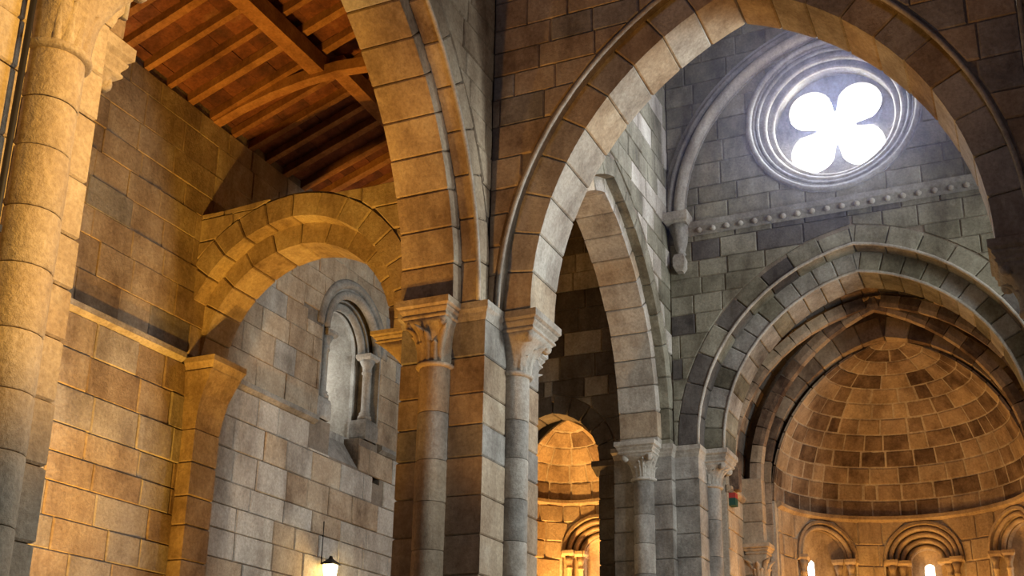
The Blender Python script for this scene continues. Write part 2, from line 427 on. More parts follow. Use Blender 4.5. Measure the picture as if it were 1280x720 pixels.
def rect_loft(x0, x1, y0, y1, levels):
    vs = []; fs = []
    for o_, z in levels: vs += [(x0 - o_, y0 - o_, z), (x1 + o_, y0 - o_, z), (x1 + o_, y1 + o_, z), (x0 - o_, y1 + o_, z)]
    for i in range(len(levels) - 1):
        for j in range(4): j2 = (j + 1) % 4; fs.append((4 * i + j, 4 * i + j2, 4 * i + 4 + j2, 4 * i + 4 + j))
    k = 4 * (len(levels) - 1); fs += [(3, 2, 1, 0), (k, k + 1, k + 2, k + 3)]
    return vs, fs
def lathe(prof, n=24):
    """prof = [(r, z)]"""
    vs = []; fs = []
    for r_, z in prof: vs += [(r_ * math.cos(2 * pi * i / n), r_ * math.sin(2 * pi * i / n), z) for i in range(n)]
    for k in range(len(prof) - 1):
        for i in range(n): j = (i + 1) % n; fs.append((k * n + i, k * n + j, (k + 1) * n + j, (k + 1) * n + i))
    fs += [tuple(range(n))[::-1], tuple(range((len(prof) - 1) * n, len(prof) * n))]
    return vs, fs

# ------------------------------------------------------------------ pier and capital builders
def drum_mesh(m):
    key = ('drum', m.name)
    if key not in CACHE:
        v, f = lathe([(0.965, 0.0), (1.0, 0.025), (1.0, 0.975), (0.965, 1.0)], 20)
        me = mesh('drum', v, f, m); me.polygons.foreach_set('use_smooth', [len(p.vertices) == 4 for p in me.polygons])
        CACHE[key] = me
    return CACHE[key]
def half_column(parent, x, y, r, z0, z1, m, seed, dh=0.52, m2=None, p2=0.0):
    rng = random.Random(seed); n = max(1, round((z1 - z0) / dh)); z = z0
    hs = [rng.uniform(0.8, 1.2) for _ in range(n)]; k = (z1 - z0) / sum(hs)
    for h in hs:
        h *= k; mm = m2 if m2 and rng.random() < p2 else m
        q = r * rng.uniform(0.985, 1.015)
        obj('drum', drum_mesh(mm), Matrix.Translation((x, y, z + 0.003)) @ Matrix.Rotation(rng.uniform(0, 6), 4, 'Z') @ Matrix.Diagonal((q, q, h - 0.006, 1)), parent)
        z += h
def core(parent, x0, x1, y0, y1, z0, z1, m, seed, dh=0.46, m2=None, p2=0.0, name='pier_stone'):
    rng = random.Random(seed); n = max(1, round((z1 - z0) / dh)); z = z0
    hs = [rng.choice((0.85, 1.0, 1.0, 1.15)) for _ in range(n)]; k = (z1 - z0) / sum(hs)
    for h in hs:
        h *= k; mm = m2 if m2 and rng.random() < p2 else m
        key = ('core', mm.name, round(x1 - x0, 3), round(y1 - y0, 3), round(h, 2))
        if key not in CACHE:
            v, f = rect_loft(-(x1 - x0) / 2, (x1 - x0) / 2, -(y1 - y0) / 2, (y1 - y0) / 2, [(-0.016, 0.004), (0, 0.02), (0, h - 0.02), (-0.016, h - 0.004)])
            CACHE[key] = mesh(name, v, f, mm)
        obj(name, CACHE[key], Matrix.Translation(((x0 + x1) / 2 + rng.uniform(-.006, .006), (y0 + y1) / 2 + rng.uniform(-.006, .006), z)), parent)
        z += h
def band(parent, x0, x1, y0, y1, z0, z1, m, out=0.06, name='impost_band'):
    h = z1 - z0
    v, f = rect_loft(x0, x1, y0, y1, [(0.0, z0), (out * 0.35, z0 + h * .25), (out * .45, z0 + h * .4), (out, z0 + h * .62), (out, z1)])
    return obj(name, mesh(name, v, f, m), None, parent)
def leaf_mesh(m, hgt, width, flare, curl):
    key = ('leaf', m.name, hgt, width, flare, curl)
    if key in CACHE: return CACHE[key]
    g = Geo(); nt, ns = 7, 4; top = []; bot = []
    for i in range(nt + 1):
        t = i / nt
        wd = width * (1 - 0.25 * t) * (1 if t < 0.75 else math.sqrt(max(0.05, 1 - ((t - .75) / .27) ** 2)))
        x = flare * t ** 2.2; z = hgt * t
        if t > 0.7: z = hgt * (0.7 + (t - 0.7) * 0.6); x += curl * ((t - .7) / .3) ** 2
        for j in range(ns + 1):
            s_ = -1 + 2 * j / ns
            top.append((x + 0.022 * (1 - abs(s_)) + (0.012 if j == 2 else 0), s_ * wd, z)); bot.append((x - 0.07, s_ * wd, z))
    k = ns + 1; fs = []
    for i in range(nt):
        for j in range(ns):
            a = i * k + j; fs.append((a, a + 1, a + k + 1, a + k)); b = a + len(top); fs.append((b, b + k, b + k + 1, b + 1))
    o_ = len(top)
    for i in range(nt):
        for j, s_ in ((0, 1), (ns, -1)):
            a = i * k + j; q = (a, a + k, a + k + o_, a + o_); fs.append(q if s_ > 0 else q[::-1])
    a = nt * k; fs += [(a + j, a + j + 1, a + j + 1 + o_, a + j + o_) for j in range(ns)]
    g.add(top + bot, fs); CACHE[key] = g.me('leaf', m, True); return CACHE[key]
def volute_mesh(m):
    key = ('volute', m.name)
    if key not in CACHE:
        v, f = lathe([(0.2, -0.55), (0.85, -0.5), (1.0, -0.25), (1.0, 0.25), (0.85, 0.5), (0.55, 0.42), (0.45, 0.5), (0.25, 0.62), (0.05, 0.62)], 12)
        CACHE[key] = mesh('volute', v, f, m, True)
    return CACHE[key]
def capital(parent, x, y, r, za, zt, ext, m, dirs, ab=0.24, leaves=True, out=(0.10, 0.0), name='capital'):
    """carved capital on a half column: astragal, bell, leaves, corner volutes and a moulded abacus"""
    x0, x1, y0, y1 = ext; zb = zt - ab
    cx, cy, hx, hy = (x0 + x1) / 2, (y0 + y1) / 2, (x1 - x0) / 2, (y1 - y0) / 2
    n = 32; lv = 9; vs = []; fs = []
    for i in range(lv + 1):
        t = i / lv; s_ = t ** 2.4; z = za + (zb - za) * t
        for k in range(n):
            a = 2 * pi * k / n + pi / 4; ca, sa = math.cos(a), math.sin(a)
            q = 1 / max(abs(ca), abs(sa))
            X = x + r * 1.03 * ca; Y = y + r * 1.03 * sa
            SX = cx + (hx - 0.075) * ca * q; SY = cy + (hy - 0.075) * sa * q
            vs.append((X + (SX - X) * s_, Y + (SY - Y) * s_, z))
    for i in range(lv):
        for k in range(n): k2 = (k + 1) % n; fs.append((i * n + k, i * n + k2, (i + 1) * n + k2, (i + 1) * n + k))
    fs += [tuple(range(n))[::-1], tuple(range(lv * n, lv * n + n))]
    cap = obj(name, mesh(name, vs, fs, m, True), None, parent)
    a0 = [(o_, zb - 0.005 + (ab + 0.005) * q_) for o_, q_ in ((-0.08, 0), (-0.055, .08), (-0.055, .16), (-0.07, .2), (-0.068, .26), (-0.035, .42), (-0.03, .5), (-0.042, .53), (-0.012, .62), (0, .66), (0, 1))]
    v, f = rect_loft(x0, x1, y0, y1, a0); obj('abacus', mesh('abacus', v, f, m), None, cap)
    pr = [(r * 0.9, za - 0.035)] + [(r + 0.02 + 0.03 * math.cos(R(q)), za + 0.03 * math.sin(R(q))) for q in (-70, -35, 0, 35, 70)] + [(r * 0.9, za + 0.035)]
    v, f = lathe(pr, 24); obj('astragal', mesh('astragal', [(p[0] + x, p[1] + y, p[2]) for p in v], f, m, True), None, cap)
    if leaves:
        H = zb - za
        for ang in dirs:
            for da, hh, wd, fl in ((-45, 0.86, 0.05, 0.17), (-23, 0.5, 0.062, 0.035), (0, 0.74, 0.055, 0.09), (23, 0.5, 0.062, 0.035), (45, 0.86, 0.05, 0.17)):
                a = R(ang + da)
                obj('leaf', leaf_mesh(m, round(H * hh, 2), wd, fl, 0.022), Matrix.Translation((x + r * 0.98 * math.cos(a), y + r * 0.98 * math.sin(a), za + 0.03)) @ Matrix.Rotation(a, 4, 'Z'), cap)
        done = set()
        for ang in dirs:
            for da in (-45, 45):
                a = R(ang + da); sx = 1 if math.cos(a) > 0 else -1; sy = 1 if math.sin(a) > 0 else -1
                if (sx, sy) in done: continue
                done.add((sx, sy))
                px_, py_ = cx + sx * (hx - 0.155), cy + sy * (hy - 0.155)
                aa = math.atan2(sy, sx)
                M = Matrix.Translation((px_, py_, zb - 0.06)) @ Matrix.Rotation(aa, 4, 'Z') @ Matrix.Rotation(pi / 2, 4, 'X') @ Matrix.Diagonal((0.07, 0.07, 0.09, 1))
                obj('volute', volute_mesh(m), M, cap)
    return cap

# ================================================================== GEOMETRY OF THE CHURCH
FLOOR = -EYE
YC = 2.83                                 # axis of the crossing
mir = lambda y: 2 * YC - y
ZS = 5.5                                  # springing of the main arches

# ---- floor
g = Geo()
g.add(*boxgeo(-9.0, 26.0, -6.0, 12.2, FLOOR - 0.3, FLOOR))
fl = struct('floor', g.me('floor', FLAG))

# ================================================================== north wall (aisle and transept in one plane)
FN = Flat('S', 11.05)
WIN2 = Arch(17.0, 0.98, 7.25, 0.98)
hole_w2 = ArchHole(WIN2, 0.02, 5.55)
holes = [hole_w2, RectHole(16.45, 17.42, 4.98, 5.56), RectHole(11.46, 11.58, 4.44, 4.66), RectHole(17.93, 18.2, 4.83, 5.25), RectHole(15.98, 16.16, 7.2, 7.45)]
ROOFN = 9.45
wn = struct('wall_north', slab(FN, 1.0, 20.4, FLOOR, ROOFN + 0.15, holes, -0.012, -1.3).me('wall_north', MO_DARK))
masonry(wn, FN, 8.9, 19.9, 1.9, 5.42, holes, ST_WARM, 11, course=0.43, wmin=0.55, wmax=1.0, m2=ST_PALE, p2=0.6, limit=150, joint=0.011)
masonry(wn, FN, 8.9, 19.9, 5.58, ROOFN, holes, ST_WARM, 12, course=0.43, wmin=0.55, wmax=1.0, m2=ST_GREY, p2=0.12, limit=170, joint=0.006, bev=0.010)
STR = [(5.40, -0.05), (5.42, 0.03), (5.47, 0.10), (5.55, 0.10), (5.60, -0.05)]
tr = struct('trim_1', mesh('trim_1', [FN.pt(8.9, v, w_) for v, w_ in STR] + [FN.pt(12.5, v, w_) for v, w_ in STR], [tuple(range(5))[::-1], tuple(range(5, 10))] + [(i, (i + 1) % 5, 5 + (i + 1) % 5, 5 + i) for i in range(5)], ST_PALE))
for a, b in ((13.45, 15.95), (18.05, 19.9)): line_sweep('string_stone', FN, a, b, STR, ST_GREY, tr)

def splay(name, fr, A, sill, w0, A2, sill2, w1, m, parent, n=10):
    """splayed reveal lofted from the inner outline to the narrow outer one"""
    def outl(B, s_):
        P = [p for p, q in B.path(0, s_ + 0.001, n)]
        return P
    P, Q = outl(A, sill), outl(A2, sill2); k = len(P)
    vs = [fr.pt(x, y, w0) for x, y in P] + [fr.pt(x, y, w1) for x, y in Q]
    fs = [(i, i + 1, k + i + 1, k + i) for i in range(k - 1)] + [(k - 1, 0, k, 2 * k - 1)]
    return obj(name, mesh(name, vs, fs, m), None, parent)
def pane(name, fr, A, sill, wv, m, parent, n=10):
    P = [p for p, q in A.path(0, sill + 0.001, n)]
    return obj(name, mesh(name, [fr.pt(x, y, wv) for x, y in P], [tuple(range(len(P)))], m), None, parent)
def colonnette(parent, fr, u, v0, v1, wv, r, m):
    """small window shaft with base, astragal, bell and impost block"""
    p = fr.pt(u, v0, wv)
    v, f = lathe([(r * 1.7, 0), (r * 1.7, 0.06), (r * 1.3, 0.09), (r * 1.45, 0.12), (r, 0.15), (r, v1 - v0 - 0.26), (r * 1.3, v1 - v0 - 0.25), (r * 1.3, v1 - v0 - 0.22), (r * 1.05, v1 - v0 - 0.2), (r * 1.2, v1 - v0 - 0.12), (r * 2.0, v1 - v0)], 12)
    c = obj('colonnette', mesh('colonnette', v, f, m, True), Matrix.Translation(p), parent)
    v, f = rect_loft(-r * 1.8, r * 1.8, -r * 1.8, r * 1.8, [(0, 0), (0.03, 0.05), (0.03, 0.11)])
    obj('impost_block', mesh('impost_block', v, f, m), Matrix.Translation(fr.pt(u, v1, wv)), c)
    return c

# ---- deep round-headed window of the transept
w2 = struct('window_2', slab(FN, 15.9, 18.1, 5.4, 8.4, [ArchHole(Arch(17.0, 0.62, 7.25, 0.62), 0.0, 5.6)], -0.34, -0.42, du=0.06).me('window_2', ST_GREY))
arch_sweep('hood_roll', FN, WIN2, 0.10, [(-0.09, -0.05), (-0.09, 0.02), (-0.03, 0.06), (0.04, 0.06), (0.09, 0.02), (0.09, -0.05)], ST_GREY, w2)
arch_sweep('arch_roll', FN, WIN2, -0.10, roll(0.085, 0, -0.02), ST_GREY, w2)
arch_sweep('arch_roll', FN, WIN2, -0.29, roll(0.075, 0, -0.25), ST_GREY, w2)
arch_sweep('jamb', FN, WIN2, 0.0, [(0.05, 0.0), (-0.02, 0.0), (-0.02, -0.18), (0.05, -0.18)], ST_GREY, w2, z0=5.6, smooth=False)
arch_sweep('jamb', FN, WIN2, -0.19, [(0.2, -0.16), (-0.02, -0.16), (-0.02, -0.4), (0.2, -0.4)], ST_GREY, w2, z0=5.6, smooth=False)
for u in (16.28, 17.72): colonnette(w2, FN, u, 5.98, 7.12, -0.12, 0.075, ST_GREY)
for u in (16.2, 17.8):
    v, f = rect_loft(-0.2, 0.2, -0.16, 0.16, [(0, 0), (0.02, 0.05), (0.02, 0.30), (0, 0.38)])
    obj('plinth', mesh('plinth', v, f, ST_GREY), Matrix.Translation(FN.pt(u, 5.58, -0.17)), w2)
splay('reveal', FN, Arch(17.0, 0.62, 7.25, 0.62), 5.6, -0.41, Arch(17.0, 0.26, 7.05, 0.26), 6.1, -1.25, ST_PALE, w2)
pane('pane', FN, Arch(17.0, 0.26, 7.05, 0.26), 6.1, -1.22, SKYGLASS, w2)
g = Geo(); g.add([FN.pt(16.45, 4.98, -0.02), FN.pt(17.42, 4.98, -0.02), FN.pt(17.42, 5.56, -0.4), FN.pt(16.45, 5.56, -0.4), FN.pt(16.45, 4.98, -0.5), FN.pt(17.42, 4.98, -0.5), FN.pt(17.42, 5.62, -0.5), FN.pt(16.45, 5.62, -0.5)], [(0, 1, 2, 3), (3, 2, 6, 7), (0, 3, 7, 4), (1, 5, 6, 2), (0, 4, 5, 1), (4, 7, 6, 5)])
obj('sloping_sill', g.me('sloping_sill', ST_GREY), None, w2)

# ================================================================== foreground pier
fp = thing('compound_pier', 'bright amber-lit nave pier with tall half-column, beside the black cable', 'pier', (5.1, 6.6, FLOOR))
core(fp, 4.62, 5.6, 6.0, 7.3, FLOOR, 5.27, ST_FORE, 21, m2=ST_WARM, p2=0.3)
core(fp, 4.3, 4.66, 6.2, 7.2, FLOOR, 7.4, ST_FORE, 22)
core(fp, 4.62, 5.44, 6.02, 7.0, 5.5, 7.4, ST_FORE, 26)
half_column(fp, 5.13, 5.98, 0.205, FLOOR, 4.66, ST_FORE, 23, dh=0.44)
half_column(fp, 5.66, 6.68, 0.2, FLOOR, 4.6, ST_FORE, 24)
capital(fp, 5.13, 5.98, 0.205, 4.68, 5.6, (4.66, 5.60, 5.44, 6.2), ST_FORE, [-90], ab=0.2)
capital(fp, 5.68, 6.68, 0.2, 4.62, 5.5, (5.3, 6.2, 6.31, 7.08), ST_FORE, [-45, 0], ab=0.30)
band(fp, 4.62, 5.62, 6.0, 7.25, 5.26, 5.5, ST_FORE, 0.05)
# cable
cp = thing('cable_pipe', 'thin black cable pipe running up beside the foreground half-column', 'cable', (4.56, 5.9, FLOOR))
v, f = lathe([(0.022, FLOOR), (0.022, 7.3)], 10); obj('pipe', mesh('pipe', v, f, BLACK, True), Matrix.Translation((4.83, 5.93, 0)), cp)
for z in (1.2, 3.2, 5.1):
    v, f = rect_loft(-0.03, 0.03, -0.03, 0.09, [(0, 0), (0, 0.05)]); obj('clip', mesh('clip', v, f, IRON), Matrix.Translation((4.83, 5.93, z)), cp)

# ================================================================== crossing piers
def crossing_pier(label, my, full):
    f_ = (lambda y: y) if not my else mir
    def yy(a, b): return tuple(sorted((f_(a), f_(b))))
    s_ = -1 if not my else 1
    p = thing('compound_pier', label, 'pier', (13.05, f_(6.6), FLOOR))
    y0, y1 = yy(6.0, 7.19)
    core(p, 12.2, 13.9, y0, y1, FLOOR, 5.27, ST_WARM, 31, m2=ST_GREY, p2=0.35)
    band(p, 12.2, 13.9, y0, y1, 5.26, 5.5, ST_PALE, 0.05)
    half_column(p, 13.05, f_(5.98), 0.2, FLOOR, 4.72, ST_PALE, 33, m2=ST_GREY, p2=0.5)
    ya, yb = yy(5.5, 6.15); capital(p, 13.05, f_(5.98), 0.2, 4.74, 5.5, (12.62, 13.49, ya, yb), ST_PALE, [90 * s_, 90 * s_ - 60 * s_ * 1], ab=0.26)
    if full:
        half_column(p, 12.17, f_(6.67), 0.2, FLOOR, 4.66, ST_WARM, 32, m2=ST_PALE, p2=0.4)
        ya, yb = yy(6.33, 7.08); capital(p, 12.17, f_(6.67), 0.2, 4.68, 5.5, (11.81, 12.35, ya, yb), ST_WARM, [180, 180 + 60 * s_], ab=0.24)
        half_column(p, 13.95, f_(6.38), 0.2, FLOOR, 4.72, ST_GREY, 34)
        ya, yb = yy(6.04, 6.79); capital(p, 13.95, f_(6.38), 0.2, 4.74, 5.5, (13.8, 14.32, ya, yb), ST_GREY, [0])
        half_column(p, 13.0, f_(7.2), 0.2, FLOOR, 4.5, ST_WARM, 35)
        ya, yb = yy(7.1, 7.93); capital(p, 13.0, f_(7.2), 0.22, 4.5, 5.5, (12.6, 13.42, ya, yb), ST_WARM, [-90 * s_], ab=0.16, leaves=False)
    return p
crossing_pier('tall clustered pier carrying the west arch, aisle arch and arcade arch', False, True)
crossing_pier('clustered pier carrying the right foot of the tall crossing arch', True, False)

np_ = thing('compound_pier', 'grey clustered pier between the north crossing arch and the chancel arch', 'pier', (20.3, 6.2, FLOOR))
core(np_, 19.63, 21.4, 5.86, 6.95, FLOOR, 5.3, ST_GREY, 41)
core(np_, 19.84, 21.3, 5.42, 5.9, FLOOR, 5.3, ST_GREY, 42)
band(np_, 19.63, 21.4, 5.86, 6.95, 5.28, 5.5, ST_PALE, 0.05)
band(np_, 19.84, 21.3, 5.42, 5.9, 5.28, 5.5, ST_PALE, 0.05)
half_column(np_, 19.62, 6.38, 0.19, FLOOR, 4.84, ST_GREY, 43, m2=ST_PALE, p2=0.4)
half_column(np_, 20.6, 5.42, 0.19, FLOOR, 4.84, ST_GREY, 44, m2=ST_PALE, p2=0.4)
capital(np_, 19.62, 6.38, 0.19, 4.86, 5.5, (19.16, 19.9, 6.03, 6.79), ST_PALE, [180, -120], ab=0.22)
capital(np_, 20.6, 5.42, 0.19, 4.86, 5.5, (20.2, 21.02, 4.98, 5.6), ST_PALE, [-90, -150], ab=0.24)

# ================================================================== nave walls with the arcade arches
AR = Arch(9.0, 2.95, ZS, 3.9)
FNN = Flat('S', 6.1)
TOPN = 13.4
hA = ArchHole(AR, 0.5)
wa = struct('wall_arcade_north', slab(FNN, 5.6, 12.5, 5.5, TOPN, [hA], -0.012, -0.95).me('wall_arcade_north', MO_DARK))
masonry(wa, FNN, 9.0, 12.44, 5.5, 11.5, [ArchHole(AR, 0.56)], ST_WARM, 51, course=0.40)
aa = thing('arcade_arch', 'amber-lit pointed arcade arch framing the timber aisle roof', 'arch', (9.0, 6.6, 5.5))
voussoirs(aa, FNN, AR, 0.0, 0.36, -0.23, -0.98, 0.48, ST_WARM, 52, m2=ST_PALE, p2=0.15)
voussoirs(aa, FNN, AR, 0.22, 0.55, 0.0, -0.24, 0.55, ST_WARM, 53)
arch_sweep('edge_roll', FNN, AR, 0.235, roll(0.03, 0, 0.0, 8), ST_PALE, aa)
FSS = Flat('N', mir(6.1))
ARS = Arch(-9.0, 2.95, ZS, 3.9)
ws = struct('wall_arcade_south', slab(FSS, -12.5, 3.0, 5.5, TOPN, [ArchHole(ARS, 0.5)], -0.012, -0.95).me('wall_arcade_south', MO_DARK))
ab_ = thing('arcade_arch', 'shaded pointed arcade arch beside the right foot of the tall crossing arch', 'arch', (9.0, mir(6.6), 5.5))
voussoirs(ab_, FSS, ARS, 0.0, 0.36, -0.23, -0.98, 0.48, ST_WARM, 55)
voussoirs(ab_, FSS, ARS, 0.22, 0.55, 0.0, -0.24, 0.55, ST_WARM, 56)
arch_sweep('edge_roll', FSS, ARS, 0.235, roll(0.03, 0, 0.0, 8), ST_PALE, ab_)

# ================================================================== west arch of the crossing
FW = Flat('W', 12.45)
AW = Arch(-YC, 2.76, ZS, 4.02)
TOPC = 15.2
ww = struct('wall_crossing_west', slab(FW, -6.1, -mir(6.1), 5.5, TOPN, [ArchHole(AW, 0.4)], -0.012, -1.0).me('wall_crossing_west', MO_DARK))
masonry(ww, FW, -6.1, -mir(6.1), 5.5, 11.6, [ArchHole(AW, 0.42)], ST_WARM, 61, course=0.42, wmin=0.5, wmax=1.0, m2=ST_GREY, p2=0.25, depth=0.2)
a1 = thing('crossing_arch', 'tall pointed crossing arch with pale lit underside in front of the rose window', 'arch', (12.9, YC, 5.5))
voussoirs(a1, FW, AW, 0.0, 0.42, -0.2, -1.0, 0.52, ST_PALE, 62, m2=ST_WARM, p2=0.3)
arch_sweep('edge_roll', FW, AW, 0.37, roll(0.03, 0, 0.0, 8), ST_PALE, a1, n=20)

# ================================================================== crossing: north wall and arch
FCN = Flat('S', 5.87)
ANC = Arch(16.75, 2.65, 5.6, 3.6)
wcn = struct('wall_crossing_north', slab(FCN, 13.4, 19.95, 5.5, TOPC, [ArchHole(ANC, 0.5)], -0.012, -0.85).me('wall_crossing_north', MO_DARK))
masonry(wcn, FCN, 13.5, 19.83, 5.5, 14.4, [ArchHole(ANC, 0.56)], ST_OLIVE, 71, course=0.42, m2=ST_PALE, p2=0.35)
a2 = thing('crossing_arch', 'pointed north crossing arch with yellowish-grey stones opening to the dark transept', 'arch', (16.75, 6.4, 5.5))
voussoirs(a2, FCN, ANC, 0.0, 0.36, -0.17, -0.88, 0.5, ST_PALE, 72, z0=5.5, m2=ST_WARM, p2=0.4)
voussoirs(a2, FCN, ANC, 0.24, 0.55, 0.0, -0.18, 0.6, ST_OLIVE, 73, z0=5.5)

# ================================================================== crossing: east wall with the rose window
FE = Flat('W', 19.83)
AE = Arch(-2.45, 2.57, ZS, 3.05)
OC = (-2.66, 11.65)                        # centre of the rose window
hE = ArchHole(AE, 0.7); hO = RoundHole(OC[0], OC[1], 1.5)
we = struct('wall_east', slab(FE, -6.0, 0.6, 5.5, TOPC, [hE, hO], -0.012, -1.2).me('wall_east', MO_DARK))
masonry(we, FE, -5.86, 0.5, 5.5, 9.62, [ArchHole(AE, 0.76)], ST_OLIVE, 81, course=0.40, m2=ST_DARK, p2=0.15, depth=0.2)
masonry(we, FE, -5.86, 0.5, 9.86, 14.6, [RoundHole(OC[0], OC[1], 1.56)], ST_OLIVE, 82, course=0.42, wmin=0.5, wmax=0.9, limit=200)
a3 = thing('chancel_arch', 'broad pointed chancel arch of grey voussoirs under the ball cornice', 'arch', (20.4, 2.45, 5.5))
voussoirs(a3, FE, AE, 0.0, 0.48, -0.37, -1.19, 0.36, ST_GREY, 83, m2=ST_OLIVE, p2=0.4)
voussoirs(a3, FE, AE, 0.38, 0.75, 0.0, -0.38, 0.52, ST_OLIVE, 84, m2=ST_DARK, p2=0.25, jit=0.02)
arch_sweep('edge_roll', FE, AE, 0.40, roll(0.03, 0, -0.005, 8), ST_PALE, a3)
arch_sweep('edge_roll', FE, AE, 0.02, roll(0.03, 0, -0.375, 8), ST_PALE, a3)

# cornice with balls
t2 = struct('trim_2', mesh('trim_2', [FE.pt(u, v, w_) for u in (-5.72, 0.5) for v, w_ in ((9.60, -0.05), (9.60, 0.03), (9.66, 0.06), (9.74, 0.14), (9.84, 0.16), (9.90, -0.05))], [(5, 4, 3, 2, 1, 0), (6, 7, 8, 9, 10, 11)] + [(i, (i + 1) % 6, 6 + (i + 1) % 6, 6 + i) for i in range(6)], ST_GREY))
v, f = lathe([(0.015, -0.055), (0.035, -0.045), (0.055, -0.015), (0.055, 0.015), (0.035, 0.045), (0.015, 0.055)], 10)
ball = mesh('ball', v, f, ST_PALE, True)
k = 0; u = -5.5
while u < 0.4:
    obj('ball', ball, Matrix.Translation(FE.pt(u, 9.68, 0.085)), t2); u += 0.265

# wall rib over the rose window, on two corbels
AWR = Arch(-2.7, 2.92, 10.0, 3.45)
a4 = thing('wall_rib', 'moulded pointed wall rib curving around the rose window', 'rib', (19.7, 2.7, 10.0))
arch_sweep('rib_roll', FE, AWR, 0.0, roll(0.11, 0, 0.09, 12), ST_PALE, a4, n=20)
arch_sweep('rib_fillet', FE, AWR, 0.19, roll(0.065, 0, 0.09, 10), ST_GREY, a4, n=20)
arch_sweep('rib_back', FE, AWR, 0.08, [(-0.2, -0.02), (-0.2, 0.06), (0.26, 0.06), (0.26, -0.02)], ST_GREY, a4, n=20, smooth=False)
def corbel(y, label):
    t = thing('corbel', label, 'corbel', (19.7, y, 9.15))
    v, f = rect_loft(19.42, 19.82, y - 0.24, y + 0.24, [(-0.04, 9.78), (0.0, 9.84), (0.0, 10.0)]); obj('abacus', mesh('abacus', v, f, ST_PALE), None, t)
    vs = []; fs = []; n = 16; prof = [(0.035, 9.2), (0.1, 9.24), (0.075, 9.3), (0.11, 9.42), (0.14, 9.6), (0.21, 9.79)]
    for r_, z in prof: vs += [(19.83 - r_ * 1.7 * abs(math.sin(pi * i / (n - 1))), y + r_ * 1.05 * math.cos(pi * i / (n - 1)), z) for i in range(n)]
    for q in range(len(prof) - 1):
        for i in range(n - 1): fs.append((q * n + i, q * n + i + 1, (q + 1) * n + i + 1, (q + 1) * n + i))
    fs += [tuple(range(n))[::-1], tuple(range((len(prof) - 1) * n, len(prof) * n))]
    obj('bell', mesh('bell', vs, fs, ST_GREY, True), None, t)
    v, f = rect_loft(19.6, 19.84, y - 0.11, y + 0.11, [(-0.05, 8.85), (0, 8.95), (0, 9.12), (-0.03, 9.2)]); obj('pendant', mesh('pendant', v, f, ST_PALE), None, t)
corbel(5.62, 'carved corbel at the left end of the ball cornice')

# rose window: moulded rings, quatrefoil plate, bright glass
rw = struct('window_1', mesh('window_1', *(lambda n, P: ([FE.pt(OC[0] + r_ * math.cos(2 * pi * i / n), OC[1] + r_ * math.sin(2 * pi * i / n), w_) for r_, w_ in P for i in range(n)],
      [(q * n + i, q * n + (i + 1) % n, (q + 1) * n + (i + 1) % n, (q + 1) * n + i) for q in range(len(P) - 1) for i in range(n)]))(48, [(1.62, -0.05), (1.62, 0.02), (1.46, 0.02), (1.40, -0.10), (1.30, -0.10), (1.26, -0.22), (1.16, -0.22), (1.12, -0.75), (1.12, -0.9)]), ST_GREY))
def torus(name, r0, rr, wv, m):
    n, k = 48, 8; vs = []; fs = []
    for i in range(n):
        a = 2 * pi * i / n
        for j in range(k):
            b = 2 * pi * j / k; q = r0 + rr * math.cos(b); vs.append(FE.pt(OC[0] + q * math.cos(a), OC[1] + q * math.sin(a), wv + rr * math.sin(b)))
    for i in range(n):
        for j in range(k): fs.append((i * k + j, ((i + 1) % n) * k + j, ((i + 1) % n) * k + (j + 1) % k, i * k + (j + 1) % k))
    return obj(name, mesh(name, vs, fs, m, True), None, rw)
torus('ring_roll', 1.55, 0.055, 0.03, ST_GREY); torus('ring_roll', 1.41, 0.045, -0.04, ST_GREY); torus('ring_roll', 1.28, 0.05, -0.14, ST_PALE); torus('ring_roll', 1.15, 0.04, -0.26, ST_PALE)
# quatrefoil plate at depth -0.62
def lobe_r(a):
    """radius of the quatrefoil opening at angle a"""
    best = 0.36
    for q in range(4):
        c = pi / 4 + q * pi / 2; d = 0.64; rl = 0.42
        da = (a - c + pi) % (2 * pi) - pi; s_ = d * math.sin(da)
        if abs(s_) < rl and abs(da) < pi / 2: best = max(best, d * math.cos(da) + math.sqrt(rl * rl - s_ * s_))
    return best
n = 96; vs = []; fs = []
for wv in (-0.55, -0.72):
    for rf in (lambda a: lobe_r(a), lambda a: 1.14):
        vs += [FE.pt(OC[0] + rf(2 * pi * i / n) * math.cos(2 * pi * i / n), OC[1] + rf(2 * pi * i / n) * math.sin(2 * pi * i / n), wv) for i in range(n)]
for i in range(n):
    j = (i + 1) % n; fs += [(i, j, n + j, n + i), (2 * n + i, 3 * n + i, 3 * n + j, 2 * n + j), (i, 2 * n + i, 2 * n + j, j)]
obj('quatrefoil_plate', mesh('quatrefoil_plate', vs, fs, ST_GREY), None, rw)
obj('pane', mesh('pane', [FE.pt(OC[0] + 1.13 * math.cos(2 * pi * i / 32), OC[1] + 1.13 * math.sin(2 * pi * i / 32), -0.76) for i in range(32)], [tuple(range(32))], SKYGLASS), None, rw)
lamp('AREA', 'rose_window_daylight', FE.pt(OC[0], OC[1], -0.5), (12.0, 2.6, 6.0), 320, (0.72, 0.82, 1.0), shape='DISK', size=1.5)

